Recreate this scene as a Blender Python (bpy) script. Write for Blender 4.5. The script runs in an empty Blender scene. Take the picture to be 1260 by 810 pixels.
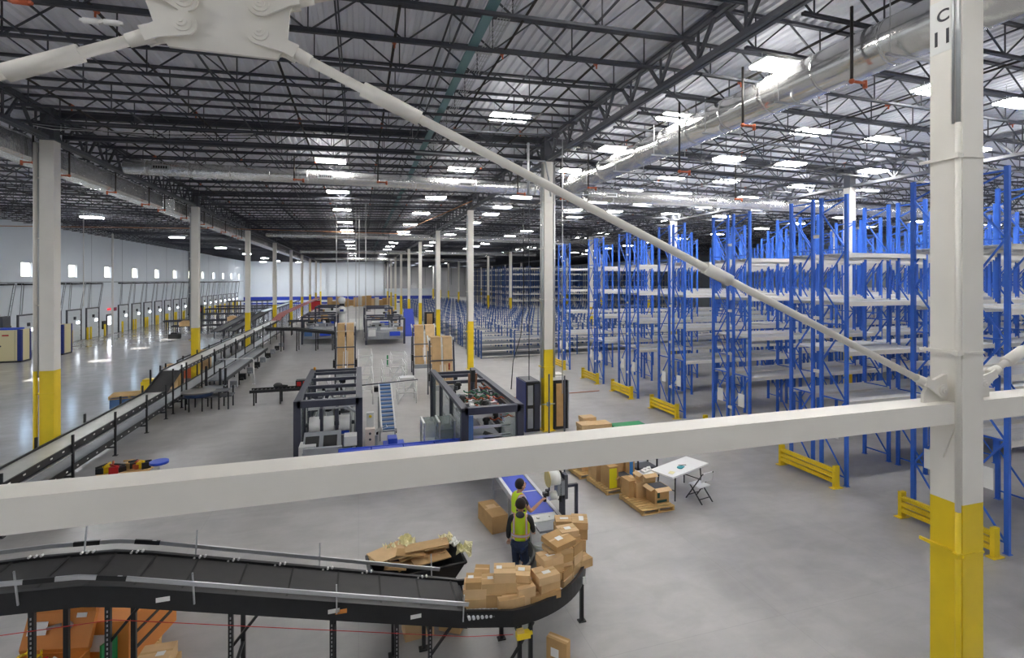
import bpy, math, random
from mathutils import Vector, Matrix
random.seed(11)
SC = bpy.context.scene
COL = SC.collection
PI = math.pi
def R(d): return math.radians(d)

# ---------------------------------------------------------------- materials
def lin(c):
    return tuple(((v/255)/12.92 if v/255 <= .04045 else ((v/255+.055)/1.055)**2.4) for v in c)+(1,)
MATS = {}
def mat(name, rgb, rough=.5, metal=0, noise=0, nscale=3, bump=0, bscale=20, emit=0, spec=.5, coat=0, stretch=None, dark=.6):
    if name in MATS: return MATS[name]
    m = bpy.data.materials.new(name); m.use_nodes = True
    nt = m.node_tree; b = nt.nodes['Principled BSDF']
    c = lin(rgb)
    b.inputs['Base Color'].default_value = c
    b.inputs['Roughness'].default_value = rough
    b.inputs['Metallic'].default_value = metal
    b.inputs['Specular IOR Level'].default_value = spec
    if coat: b.inputs['Coat Weight'].default_value = coat
    if emit:
        b.inputs['Emission Color'].default_value = c; b.inputs['Emission Strength'].default_value = emit
    if noise or bump:
        tc = nt.nodes.new('ShaderNodeTexCoord'); mp = nt.nodes.new('ShaderNodeMapping')
        if stretch: mp.inputs['Scale'].default_value = stretch
        nt.links.new(tc.outputs['Object'], mp.inputs['Vector'])
    if noise:
        n = nt.nodes.new('ShaderNodeTexNoise'); n.inputs['Scale'].default_value = nscale; n.inputs['Detail'].default_value = 5
        nt.links.new(mp.outputs['Vector'], n.inputs['Vector'])
        r = nt.nodes.new('ShaderNodeMapRange'); r.inputs['From Min'].default_value = .3; r.inputs['From Max'].default_value = .7
        nt.links.new(n.outputs['Fac'], r.inputs['Value'])
        mx = nt.nodes.new('ShaderNodeMix'); mx.data_type = 'RGBA'
        mx.inputs[6].default_value = tuple(v*(1-noise*dark) for v in c[:3])+(1,)
        mx.inputs[7].default_value = tuple(min(1, v*(1+noise)) for v in c[:3])+(1,)
        nt.links.new(r.outputs['Result'], mx.inputs[0]); nt.links.new(mx.outputs[2], b.inputs['Base Color'])
    if bump:
        n2 = nt.nodes.new('ShaderNodeTexNoise'); n2.inputs['Scale'].default_value = bscale; n2.inputs['Detail'].default_value = 4
        nt.links.new(mp.outputs['Vector'], n2.inputs['Vector'])
        bp = nt.nodes.new('ShaderNodeBump'); bp.inputs['Strength'].default_value = bump; bp.inputs['Distance'].default_value = .03
        nt.links.new(n2.outputs['Fac'], bp.inputs['Height']); nt.links.new(bp.outputs['Normal'], b.inputs['Normal'])
    MATS[name] = m
    return m
cream = mat('cream_paint', (238, 234, 226), .42, noise=.03, nscale=2)
white_p = mat('white_paint', (232, 232, 230), .45, noise=.04, nscale=.8)
yellow = mat('safety_yellow', (236, 204, 34), .42, noise=.05, nscale=3)
steel_dk = mat('roof_steel', (62, 64, 72), .6, noise=.12, nscale=1.5)
steel_dk2 = mat('girder_steel', (84, 86, 93), .5, noise=.1, nscale=1.5)
blue = mat('rack_blue', (50, 104, 206), .4, noise=.05)
blue_low = mat('shelving_blue', (54, 86, 146), .45)
beam_w = mat('rack_beam_cream', (236, 233, 226), .45)
deck_w = mat('rack_deck_galvanised', (222, 222, 222), .5, metal=.1, noise=.1, nscale=2, stretch=(.6, 6, 1))
foil = mat('duct_foil', (240, 240, 238), .2, metal=.74, bump=.9, bscale=7, noise=.06, nscale=3)
foil_s = mat('spiral_duct_metal', (242, 242, 240), .17, metal=.74, bump=.3, bscale=2.6, noise=.06, nscale=2)
galv = mat('galvanised_steel', (196, 198, 200), .38, metal=.7)
alu = mat('aluminium', (205, 207, 210), .32, metal=.75)
black = mat('black_steel', (26, 27, 30), .45, noise=.2, nscale=9)
blackr = mat('black_rubber_belt', (44, 43, 44), .62, noise=.12, nscale=8)
charcoal = mat('machine_charcoal', (58, 61, 76), .45)
whitem = mat('machine_white', (222, 223, 222), .4)
greym = mat('machine_grey', (150, 154, 160), .45, noise=.1)
orange = mat('orange_tool_paint', (212, 134, 62), .45, noise=.06)
orange_c = mat('orange_fitting', (188, 92, 56), .5)
pipe_dk = mat('sprinkler_pipe', (56, 52, 50), .5, metal=.3)
card = mat('cardboard', (204, 170, 124), .8, noise=.1, nscale=4, spec=.2)
card2 = mat('cardboard_dark', (190, 154, 106), .8, noise=.1, nscale=4, spec=.2)
card3 = mat('cardboard_light', (218, 186, 142), .8, noise=.08, nscale=4, spec=.2)
paper = mat('paper_white', (240, 240, 238), .7)
paper_y = mat('paper_yellow', (242, 236, 192), .75, noise=.1)
wood = mat('pallet_wood', (206, 172, 118), .8, noise=.18, nscale=5, stretch=(1, 6, 6), spec=.2)
bluebelt = mat('blue_belt', (52, 78, 196), .5, noise=.04, nscale=5)
bluepl = mat('blue_plastic', (34, 74, 200), .4)
navy = mat('navy_panel', (30, 46, 120), .4)
steelblue = mat('cleated_belt_blue', (78, 116, 170), .5)
red = mat('red_paint', (190, 30, 34), .45)
green = mat('green_plastic', (38, 140, 84), .5)
teal = mat('teal_tray', (112, 150, 156), .5, metal=.2)
beige = mat('beige_enamel', (226, 214, 168), .45)
glassy = mat('tinted_acrylic', (176, 190, 186), .1)
glassy.node_tree.nodes['Principled BSDF'].inputs['Alpha'].default_value = .32
led = mat('led_lens', (255, 253, 248), .4, emit=44)
ledd = mat('led_lens_dock', (250, 253, 255), .4, emit=150)
ledup = mat('led_uplight_slot', (255, 253, 248), .4, emit=10)
signwhite = mat('door_window_lit', (240, 246, 255), .4, emit=9)
panelink = mat('ink_black', (28, 28, 40), .5)
pink = mat('pink_tag', (230, 60, 110), .5)
silver_tool = mat('tool_steel', (170, 172, 176), .3, metal=.7)
skin = mat('skin', (204, 156, 130), .55)
hair = mat('dark_hair', (38, 30, 28), .7, noise=.3, nscale=60)
denim = mat('denim', (40, 62, 104), .8, noise=.2, nscale=12)
hoodie = mat('charcoal_hoodie', (52, 54, 58), .85, noise=.15, nscale=10)
shirt_dk = mat('black_shirt', (34, 36, 42), .8)

def floor_mat():
    m = bpy.data.materials.new('polished_concrete'); m.use_nodes = True
    nt = m.node_tree; b = nt.nodes['Principled BSDF']
    tc = nt.nodes.new('ShaderNodeTexCoord')
    def noise(scale, st, detail=6, rot=0):
        mp = nt.nodes.new('ShaderNodeMapping'); mp.inputs['Scale'].default_value = st; mp.inputs['Rotation'].default_value = (0, 0, rot)
        nt.links.new(tc.outputs['Object'], mp.inputs['Vector'])
        n = nt.nodes.new('ShaderNodeTexNoise'); n.inputs['Scale'].default_value = scale; n.inputs['Detail'].default_value = detail
        n.inputs['Roughness'].default_value = .6; n.inputs['Distortion'].default_value = .5
        nt.links.new(mp.outputs['Vector'], n.inputs['Vector']); return n
    n1 = noise(.55, (1, .5, 1)); n2 = noise(1.6, (.6, 1.2, 1), 10, .35); n3 = noise(.12, (1, 1, 1), 3)
    def mr(n, a, bb):
        r = nt.nodes.new('ShaderNodeMapRange'); r.inputs['From Min'].default_value = .25; r.inputs['From Max'].default_value = .75; r.clamp = False
        r.inputs['To Min'].default_value = a; r.inputs['To Max'].default_value = bb
        nt.links.new(n.outputs['Fac'], r.inputs['Value']); return r
    def mul(a, bb):
        k = nt.nodes.new('ShaderNodeMath'); k.operation = 'MULTIPLY'
        nt.links.new(a.outputs[0], k.inputs[0]); nt.links.new(bb.outputs[0], k.inputs[1]); return k
    f = mul(mul(mr(n1, .82, 1.14), mr(n2, .86, 1.12)), mr(n3, .88, 1.1))
    # control joints of the slab every 3.75 m
    br = nt.nodes.new('ShaderNodeTexBrick'); br.offset = 0
    br.inputs['Scale'].default_value = 1; br.inputs['Brick Width'].default_value = 3.75; br.inputs['Row Height'].default_value = 3.75
    br.inputs['Mortar Size'].default_value = .006; br.inputs['Mortar Smooth'].default_value = .1
    br.inputs['Color1'].default_value = br.inputs['Color2'].default_value = (1, 1, 1, 1); br.inputs['Mortar'].default_value = (.86, .86, .86, 1)
    nt.links.new(tc.outputs['Object'], br.inputs['Vector'])
    mx = nt.nodes.new('ShaderNodeMix'); mx.data_type = 'RGBA'; mx.blend_type = 'MULTIPLY'; mx.inputs[0].default_value = 1
    c = nt.nodes.new('ShaderNodeCombineColor')
    g = lin((170, 168, 167))
    for k in range(3):
        s = nt.nodes.new('ShaderNodeMath'); s.operation = 'MULTIPLY'; s.inputs[1].default_value = g[k]
        nt.links.new(f.outputs[0], s.inputs[0]); nt.links.new(s.outputs[0], c.inputs[k])
    nt.links.new(c.outputs[0], mx.inputs[6]); nt.links.new(br.outputs['Color'], mx.inputs[7])
    nt.links.new(mx.outputs[2], b.inputs['Base Color'])
    r2 = mr(n3, .3, .38); sx = nt.nodes.new('ShaderNodeSeparateXYZ'); nt.links.new(tc.outputs['Object'], sx.inputs[0])
    lt = nt.nodes.new('ShaderNodeMath'); lt.operation = 'LESS_THAN'; lt.inputs[1].default_value = -9.0; nt.links.new(sx.outputs[0], lt.inputs[0])
    rm = nt.nodes.new('ShaderNodeMix'); rm.inputs[3].default_value = .16   # the dock side slab is polished more finely
    nt.links.new(lt.outputs[0], rm.inputs[0]); nt.links.new(r2.outputs[0], rm.inputs[2]); nt.links.new(rm.outputs[0], b.inputs['Roughness'])
    b.inputs['Specular IOR Level'].default_value = .5
    return m
floorm = floor_mat()
wallm = mat('tilt_up_wall_white', (234, 240, 246), .6, noise=.03, nscale=.3)
wallg = mat('far_wall_grey', (148, 146, 146), .7, noise=.05, nscale=.3)
deckm = mat('roof_deck_galvanised', (232, 233, 240), .5, metal=.0, noise=.05, nscale=.5)
bandblue = mat('wall_band_blue', (34, 62, 170), .5)
seamm = mat('wall_joint_grey', (170, 176, 184), .6)
doorm = mat('dock_door_white', (222, 226, 230), .5)

# ---------------------------------------------------------------- mesh building
class M:
    def __init__(s): s.v = []; s.f = []; s.mi = []; s.k = 0; s.sm = []
    def use(s, k): s.k = k; return s
    def _add(s, vs, fs, smooth=False):
        n = len(s.v); s.v += [tuple(v) for v in vs]
        for f in fs: s.f.append([n+i for i in f]); s.mi.append(s.k); s.sm.append(smooth)
        return s
    def box(s, x0, x1, y0, y1, z0, z1):
        return s._add([(x0,y0,z0),(x1,y0,z0),(x1,y1,z0),(x0,y1,z0),(x0,y0,z1),(x1,y0,z1),(x1,y1,z1),(x0,y1,z1)],
                      [(0,3,2,1),(4,5,6,7),(0,1,5,4),(1,2,6,5),(2,3,7,6),(3,0,4,7)])
    def cbox(s, c, d, rz=0, rx=0, ry=0):
        m = Matrix.Translation(c) @ Matrix.Rotation(rz, 4, 'Z') @ Matrix.Rotation(ry, 4, 'Y') @ Matrix.Rotation(rx, 4, 'X')
        h = [k/2 for k in d]
        vs = [m @ Vector((a*h[0], b*h[1], e*h[2])) for e in (-1, 1) for a, b in ((-1,-1),(1,-1),(1,1),(-1,1))]
        return s._add(vs, [(0,3,2,1),(4,5,6,7),(0,1,5,4),(1,2,6,5),(2,3,7,6),(3,0,4,7)])
    def _frame(s, p0, p1, up=(0,0,1)):
        d = Vector(p1)-Vector(p0); l = d.length; d.normalize()
        u = Vector(up)
        if abs(d.dot(u)) > .97: u = Vector((0,1,0)) if abs(d.y) < .9 else Vector((1,0,0))
        sd = d.cross(u).normalized(); u2 = sd.cross(d).normalized()
        return Vector(p0), Vector(p1), sd, u2
    def bar(s, p0, p1, w, h=None, up=(0,0,1)):
        h = w if h is None else h
        a, b, sd, u = s._frame(p0, p1, up)
        vs = [p+sd*x*w/2+u*y*h/2 for p in (a, b) for x, y in ((-1,-1),(1,-1),(1,1),(-1,1))]
        return s._add(vs, [(0,1,2,3),(7,6,5,4),(0,4,5,1),(1,5,6,2),(2,6,7,3),(3,7,4,0)])
    def cyl(s, p0, p1, r, n=10, r1=None, caps=True):
        r1 = r if r1 is None else r1
        a, b, sd, u = s._frame(p0, p1)
        vs = [a+(sd*math.cos(2*PI*i/n)+u*math.sin(2*PI*i/n))*r for i in range(n)]+[b+(sd*math.cos(2*PI*i/n)+u*math.sin(2*PI*i/n))*r1 for i in range(n)]
        s._add(vs, [(i, n+i, n+(i+1)%n, (i+1)%n) for i in range(n)], True)
        if caps:
            k = len(s.v)-2*n
            s.f.append([k+i for i in range(n)]); s.mi.append(s.k); s.sm.append(False)
            s.f.append([k+n+i for i in reversed(range(n))]); s.mi.append(s.k); s.sm.append(False)
        return s
    def tube(s, pts, r, n=8):
        for i in range(len(pts)-1): s.cyl(pts[i], pts[i+1], r, n)
        return s
    def strip(s, A, B, closed=False):
        n = len(A); vs = list(A)+list(B)
        return s._add(vs, [(i, i+1, n+i+1, n+i) for i in range(n-1)])
    def extrude(s, poly, vec):
        n = len(poly); v = Vector(vec)
        vs = [Vector(p) for p in poly]+[Vector(p)+v for p in poly]
        return s._add(vs, [list(range(n))[::-1], list(range(n, 2*n))]+[(i, (i+1)%n, n+(i+1)%n, n+i) for i in range(n)])
    def ball(s, c, r, n=8, sz=1):
        vs = []; fs = []; m = n//2
        for j in range(m+1):
            for i in range(n):
                t = PI*j/m; p = 2*PI*i/n
                vs.append((c[0]+r*math.sin(t)*math.cos(p), c[1]+r*math.sin(t)*math.sin(p), c[2]+r*sz*math.cos(t)))
        for j in range(m):
            for i in range(n): fs.append((j*n+i, (j+1)*n+i, (j+1)*n+(i+1)%n, j*n+(i+1)%n))
        return s._add(vs, fs, True)
    def mesh(s, name, mats):
        me = bpy.data.meshes.new(name); me.from_pydata(s.v, [], s.f)
        for m in (mats if isinstance(mats, (list, tuple)) else [mats]): me.materials.append(m)
        me.polygons.foreach_set('material_index', s.mi)
        me.polygons.foreach_set('use_smooth', s.sm)
        me.update(); return me
    def build(s, name, mats, parent=None, loc=(0,0,0), rz=0, **kw):
        o = bpy.data.objects.new(name, s.mesh(name, mats)); COL.objects.link(o)
        o.location = loc; o.rotation_euler[2] = rz
        if parent is not None: o.parent = parent
        for k, v in kw.items(): o[k] = v
        return o
def inst(name, me, parent=None, loc=(0,0,0), rz=0, **kw):
    o = bpy.data.objects.new(name, me); COL.objects.link(o); o.location = loc; o.rotation_euler[2] = rz
    if parent is not None: o.parent = parent
    for k, v in kw.items(): o[k] = v
    return o
def thing(name, label, cat, loc=(0,0,0), rz=0, group=None):
    o = bpy.data.objects.new(name, None); COL.objects.link(o); o.location = loc; o.rotation_euler[2] = rz
    o.empty_display_size = .2
    o['label'] = label; o['category'] = cat
    if group: o['group'] = group
    return o
def tag(o, label, cat, group=None):
    o['label'] = label; o['category'] = cat
    if group: o['group'] = group
    return o
def dup(o, parent=None, loc=None, rz=None, label=None):
    c = o.copy(); COL.objects.link(c); c.parent = parent
    for ch in KIDS.get(o.name, None) or list(o.children): dup(ch, c)
    if loc is not None: c.location = loc
    if rz is not None: c.rotation_euler[2] = rz
    if label: c['label'] = label
    return c
KIDS = {}
ORD = 'first second third fourth fifth sixth seventh eighth ninth tenth eleventh twelfth thirteenth fourteenth fifteenth sixteenth seventeenth eighteenth nineteenth'.split()
TENS = {20: 'twent', 30: 'thirt', 40: 'fort', 50: 'fift', 60: 'sixt', 70: 'sevent', 80: 'eight', 90: 'ninet'}
def nth(n):
    if n < 20: return ORD[n-1]
    t, u = n//10*10, n % 10
    return TENS[t]+'ieth' if u == 0 else TENS[t]+'y-'+ORD[u-1]

# ---------------------------------------------------------------- camera
H = 6.2
YAW = .295017
CPT = Vector((0, 0, H))
cam = bpy.data.cameras.new('camera'); co = bpy.data.objects.new('camera', cam); COL.objects.link(co)
co.location = CPT; co.rotation_euler = (R(90), 0, -YAW)
cam.sensor_width = 36; cam.lens = 36*621.6/1260
cam.shift_y = -(405-345.2)/1260
cam.clip_end = 600; cam.clip_start = .05
SC.camera = co
SC.view_settings.view_transform = 'Standard'; SC.view_settings.look = 'None'
SC.view_settings.gamma = 1; SC.view_settings.use_curve_mapping = False
SC.view_settings.exposure = 0.42
SC.cycles.use_denoising = True
SC.cycles.max_bounces = 8; SC.cycles.diffuse_bounces = 5; SC.cycles.glossy_bounces = 4; SC.cycles.transparent_max_bounces = 12
SC.cycles.sample_clamp_indirect = 8
SC.cycles.caustics_reflective = False; SC.cycles.caustics_refractive = False

# daylight outside
w = bpy.data.worlds.new('daylight'); SC.world = w; w.use_nodes = True
bg = w.node_tree.nodes['Background']
sky = w.node_tree.nodes.new('ShaderNodeTexSky'); sky.sky_type = 'NISHITA'; sky.sun_disc = False; sky.sun_elevation = R(39); sky.sun_rotation = R(180)
w.node_tree.links.new(sky.outputs[0], bg.inputs[0]); bg.inputs[1].default_value = .9
sun = bpy.data.lights.new('sun', 'SUN'); sun.energy = 12; sun.angle = R(.6); sun.color = (1, .97, .9)
so = bpy.data.objects.new('sun', sun); COL.objects.link(so)
so.rotation_euler = Vector((8.7, -.5, -7.15)).to_track_quat('-Z', 'Y').to_euler()
so.location = (-40, 60, 30)

# ---------------------------------------------------------------- setting
XW, XL, XC, XR, XQ, XE = -27.7, -9.38, 7.485, 23.95, 40.4, 72.0
YN, YF, YG = -12.0, 141.5, 192.0
Y0, BAY = 4.636, 15.0
KN = [(-27.7, 11.85), (-9.38, 11.64), (7.485, 12.12), (23.95, 11.93), (40.4, 11.75), (72.0, 11.4)]
def dz(x):
    if x <= KN[0][0]: return KN[0][1]
    for (a, b), (c, d) in zip(KN, KN[1:]):
        if x <= c: return b+(d-b)*(x-a)/(c-a)
    return KN[-1][1]
M().box(XW-.2, XE+.2, YN-.2, YG+.2, -.3, 0).build('floor', floorm, kind='structure')
# roof deck, flutes running with the aisles
m = M(); xs = []; x = XW
while x < XE:
    xs += [(x, 0), (x+.09, 0), (x+.12, .055), (x+.21, .055)]; x += .24
Aa = [(x, YN, dz(x)+z) for x, z in xs]; Bb = [(x, YG, dz(x)+z) for x, z in xs]
m.strip(Aa, Bb)
m.build('ceiling', deckm, kind='structure')
m = M(); m.box(XW-.1, XE+.1, YN, YG, 12.32, 12.5); m.build('ceiling_insulation', wallg, kind='structure')
# left wall with window openings
WY = [54.5+7.45*k for k in range(-8, 12)]
m = M()
m.box(XW-.25, XW, YN, YF+.2, 0, 6.5); m.box(XW-.25, XW, YN, YF+.2, 7.8, 12.3)
e = YN
for y in WY:
    m.box(XW-.25, XW, e, y-.8, 6.5, 7.8); e = y+.8
m.box(XW-.25, XW, e, YF+.2, 6.5, 7.8)
m.build('wall_left', wallm, kind='structure')
m = M()
for k in range(-8, 12):
    y = 54.5+7.45*k-3.72
    m.box(XW, XW+.012, y-.02, y+.02, 0, 12)
m.build('trim_1', seamm, kind='structure')
for i, y in enumerate(WY):
    f = M(); f.box(XW-.16, XW-.1, y-.8, y-.74, 6.5, 7.8).box(XW-.16, XW-.1, y+.74, y+.8, 6.5, 7.8).box(XW-.16, XW-.1, y-.74, y+.74, 6.5, 6.56).box(XW-.16, XW-.1, y-.74, y+.74, 7.74, 7.8)
    f.build('window_%d' % (i+1), whitem, kind='structure')
M().box(XW-.2, 6.8, YF, YF+.25, 0, 12.3).build('wall_far', wallm, kind='structure')
M().box(6.8, 19.6, YF, YF+.25, 1.0, 4.0).box(6.8, 7.1, YF, YF+.25, 0, 1).box(19.3, 19.6, YF, YF+.25, 0, 1).build('wall_low', wallm, kind='structure')
M().box(XW, 19.6, YF-.04, YF-.01, 1.1, 2.0).build('trim_2', bandblue, kind='structure')
M().box(XW, 19.6, YF-.05, YF-.01, .1, .5).build('trim_3', bandblue, kind='structure')
M().box(6.6, XE, YG, YG+.25, 0, 12.3).build('wall_grey', wallg, kind='structure')
m = M()
for k in range(14): m.box(9+k*5, 9.15+k*5, YG-.03, YG-.005, 4.5, 11.5)
m.build('trim_4', steel_dk, kind='structure')
M().box(6.55, 6.8, YF, YG+.2, 0, 12.3).build('wall_side', wallg, kind='structure')
M().box(XE, XE+.25, YN, YG, 0, 12.3).build('wall_right', wallm, kind='structure')
M().box(XW-.2, XE+.2, YN-.25, YN, 0, 12.3).build('wall_near', wallm, kind='structure')
m = M().box(XW-.0, XW+.05, YN, YF, 5.98, 6.06); m.build('trim_5', greym, kind='structure')

# dock doors along the left wall
def bollard_mesh():
    m = M(); m.cyl((0,0,0), (0,0,1.25), .1, 12); m.ball((0,0,1.25), .1, 12, .6); return m.mesh('bollard', yellow)
bm_ = bollard_mesh()
dm = M()
for k in range(6):
    dm.box(XW+.02, XW+.07, -1.25, 1.25, .02+k*.52, .5+k*.52)
dpanel = dm.mesh('door_panel', doorm)
fr = M().box(XW+.0, XW+.12, -1.4, -1.27, 0, 3.2).box(XW, XW+.12, 1.27, 1.4, 0, 3.2).box(XW, XW+.12, -1.4, 1.4, 3.14, 3.26).mesh('door_frame', steel_dk2)
tk = M().bar((XW+.16, 0, 3.2), (XW+.42, .22, 5.9), .05).bar((XW+.16, .28, 3.2), (XW+.42, .5, 5.9), .04)
for k in range(5): tk.bar((XW+.19+k*.05, .04+k*.045, 3.6+k*.5), (XW+.19+k*.05, .32+k*.045, 3.6+k*.5), .03)
track = tk.mesh('lift_track', greym)
tk = M().bar((XW+.16, 0, 3.2), (XW+.42, -.22, 5.9), .05).bar((XW+.16, -.28, 3.2), (XW+.42, -.5, 5.9), .04)
track2 = tk.mesh('lift_track', greym)
spring = M().cyl((XW+.42, -1.25, 5.86), (XW+.42, 1.25, 5.86), .07, 8).box(XW, XW+.45, -1.3, -1.22, 5.8, 5.95).box(XW, XW+.45, 1.22, 1.3, 5.8, 5.95).mesh('spring_bar', black)
vis = M().box(XW+.06, XW+.08, .45, 1.0, 1.75, 2.0).mesh('vision_window', signwhite)
boxc = M().box(XW+.07, XW+.2, -.12, .12, 2.2, 2.5).mesh('latch_box', steel_dk)
DY = [54.5+3.76*k for k in range(-6, 22) if k not in (4,)]
for i, y in enumerate(DY):
    d = bpy.data.objects.new('door_%d' % (i+1), None); COL.objects.link(d); d.location = (0, y, 0); d['kind'] = 'structure'
    inst('door_panel', dpanel, d); inst('door_frame', fr, d); inst('lift_track', track, d, (0, 1.0, 0)); inst('lift_track', track2, d, (0, -1.0, 0))
    inst('spring_bar', spring, d); inst('vision_window', vis, d); inst('latch_box', boxc, d)
bn = 0
for i, y in enumerate(DY):
    if y < 44 or y > 134: continue
    for s, w_ in ((-1, 'near'), (1, 'far')):
        bn += 1
        tag(inst('bollard', bm_, None, (XW+.55, y+s*1.55, 0)), 'yellow bollard on the %s side of the %s dock door at left' % (w_, nth(i-2 if i > 2 else 1)), 'bollard', 'yellow bollards at the dock doors')
# personnel door in the left wall
d = bpy.data.objects.new('door_40', None); COL.objects.link(d); d.location = (XW, 69.6, 0); d['kind'] = 'structure'
M().box(.0, .07, -.5, .5, 0, 2.2).build('door_leaf', doorm, d)
M().box(.07, .09, -.35, .35, 1.1, 2.0).build('door_glass', signwhite, d)
M().box(0, .1, -.6, -.5, 0, 2.3).box(0, .1, .5, .6, 0, 2.3).box(0, .1, -.6, .6, 2.2, 2.3).build('door_frame', steel_dk2, d)
tag(M().box(0, .08, -.35, .35, 0, .22).build('exit_sign', mat('exit_red', (220, 50, 60), .4, emit=1.5), None, (XW+.01, 69.6, 2.75)), 'small lit red sign on the left wall above the narrow door', 'sign')
tag(M().box(0, .03, -.4, .4, 0, .4).build('safety_sign', mat('sign_plum', (140, 40, 70), .5), None, (XW+.01, 71.15, 2.6)), 'plum coloured sign board on the left wall right of the narrow door', 'sign')
tag(M().box(0, .12, -.35, .35, 0, .9).build('wall_cabinet', black, None, (XW+.01, 68.3, .7)), 'small black box on the left wall beside the narrow door', 'box')
tag(M().bar((0,0,0), (0,0,11.0), .5, .4).box(-.3, .3, -.3, .3, 0, 1.1).build('downpipe_chase', steel_dk, None, (XW+.4, 98.2, 0)), 'dark full height steel post against the left wall far down the hall', 'post')
# ---------------------------------------------------------------- columns
YT = 3.354
GB = {XL: 10.62, XC: 11.09, XR: 10.905, XQ: 10.72}
ROWN = {XL: 'left', XC: 'middle', XR: 'right', XQ: 'far right'}
def column(x, k, detail=1):
    y = Y0+BAY*k
    g = GB[x]
    where = {XL: 'from camera beside the long left conveyor', XC: 'from camera in the middle aisle row', XR: 'from camera among the tall racks', XQ: 'from camera in the farthest right row'}[x]
    if x == XC and k == 0: lab = 'nearest white steel column with yellow base, carrying the big cross beam'
    else:
        lab = 'white column with yellow base, %s %s' % (nth(k+1 if x in (XC,) else k), where)
    t = thing('steel_column', lab, 'column', (x, y, 0), 0, 'white columns with yellow bases')
    a = .19
    M().box(-a, a, -a, a, YT, g).build('shaft', cream, t)
    M().box(-a, a, -a, a, .02, YT).box(-a-.08, a+.08, -a-.08, a+.08, 0, .025).build('painted_base', yellow, t, label='yellow painted lower part')
    M().box(-a+.01, a-.01, -a+.01, a-.01, g, dz(x)).box(-a-.06, a+.06, -a-.06, a+.06, g+.02, g+.06).build('column_head', steel_dk2, t, label='dark grey unpainted head')
    if detail and x == XL and k == 1:
        M().cyl((-a-.12, -a+.05, 0.05), (-a-.12, -a+.05, YT), .06, 10).build('downpipe', yellow, t); M().cyl((-a-.12, -a+.05, YT), (-a-.12, -a+.05, g-.1), .06, 10).build('downpipe', cream, t)
    if detail and x == XC and k == 1:
        for sx_ in (-1, 1): M().cyl((sx_*(a+.07), -a+.05, 2.2), (sx_*(a+.07), -a+.05, g-.1), .05, 10).build('downpipe', galv, t)
    if detail:
        M().cyl((-a-.045, -a+.06, YT-.2), (-a-.045, -a+.06, g-.4), .035, 8).cyl((-a-.045, a-.05, 1), (-a-.045, a-.05, g-.4), .02, 6).build('conduit', galv, t)
        for zz in (YT*.78, 5.4, 7.5, 9.4):
            M().box(-a-.09, a+.03, -a-.02, -a-.002, zz, zz+.035).box(-a-.1, -a-.002, -a-.02, a+.05, zz, zz+.035).build('strap', cream if zz > YT else yellow, t)
    return t
for k in range(0, 13):
    if k > 0: column(XC, k, k < 4)
    if 1 <= k <= 9: column(XL, k, k < 3)
    if k >= 1 and k < 12: column(XR, k, 0)
    if 2 <= k < 12: column(XQ, k, 0)
# the near column with its number
t = thing('steel_column', 'nearest white steel column with yellow base, carrying the big cross beam', 'column', (XC, Y0, 0))
a = .19
M().box(-a, a, -a, a, YT, 11.09).build('shaft', cream, t)
M().box(-a, a, -a, a, .02, YT).box(-a-.1, a+.1, -a-.1, a+.1, 0, .03).build('painted_base', yellow, t, label='yellow painted lower part')
M().box(-a+.01, a-.01, -a+.01, a-.01, 11.09, dz(XC)).build('column_head', steel_dk2, t)
m = M(); m.cyl((-a-.035, -a+.03, 3.27), (-a-.035, -a+.03, 8.2), .032, 14); m.build('conduit', cream, t)
m = M(); m.cyl((-a-.035, -a+.03, 8.2), (-a-.035, -a+.03, 10.9), .026, 12); m.cyl((-a-.035, -a+.085, 8.2), (-a-.035, -a+.085, 10.9), .015, 8); m.build('conduit', galv, t, label='bare metal conduit above the painted one')
m = M(); m.cyl((-a-.035, -a+.03, .1), (-a-.035, -a+.03, 3.27), .032, 14); m.build('conduit', yellow, t, label='yellow painted conduit')
for z, mm in ((7.78, cream), (5.28, cream), (2.72, yellow)):
    m = M(); m.box(-a-.028, -a, -a-.03, a+.12, z-.02, z+.02); m.box(-a-.1, -a, -a-.01, -a+.07, z-.03, z+.03); m.bar((-a, -a-.008, z), (a, -a-.008, z), .012, .03)
    m.build('strap', mm, t)
pl = M().box(-a-.004, -a, -.17, .19, 9.18, 9.86).build('number_plate', paper, t, label='white plate reading C 11')
def text(s, parent, loc, size, rot, m, name='lettering', bold=.004):
    cu = bpy.data.curves.new(name, 'FONT'); cu.body = s; cu.size = size; cu.align_x = 'CENTER'; cu.extrude = .001; cu.offset = bold
    cu.materials.append(m); o = bpy.data.objects.new(name, cu); COL.objects.link(o); o.location = loc; o.rotation_euler = rot
    if parent is not None: o.parent = parent
    return o
text('C', pl, (-a-.006, .03, 9.58), .22, (R(90), 0, R(-90)), panelink)
text('11', pl, (-a-.006, .045, 9.28), .27, (R(90), 0, R(-90)), panelink)
M().extrude([(-a-.02, -.13, 4.38), (-a-.02, .17, 4.38), (-a-.02, 0.02, 3.9)], (.02, 0, 0)).build('stiffener', cream, t)

# horizontal beam of the braced bay
t = thing('cross_beam', 'long cream steel beam crossing the view in front of the near column', 'beam', (-1, 4.66, 4.38))
m = M()
for x0, x1 in ((XL+.2+1, XC-.19+1),):
    m.box(x0, x1, -.16, .16, .246, .262); m.box(x0, x1, -.16, .16, 0, .016); m.box(x0, x1, -.16, -.145, .016, .246); m.box(x0, x1, .145, .16, .016, .246)
m.build('beam_body', cream, t)
t = thing('cross_beam', 'cream steel beam continuing right of the near numbered column', 'beam', (16, 4.66, 4.38))
m = M(); m.box(XC+.19-16, XR-.25-16, -.16, .16, 0, .262); m.build('beam_body', cream, t)

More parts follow.
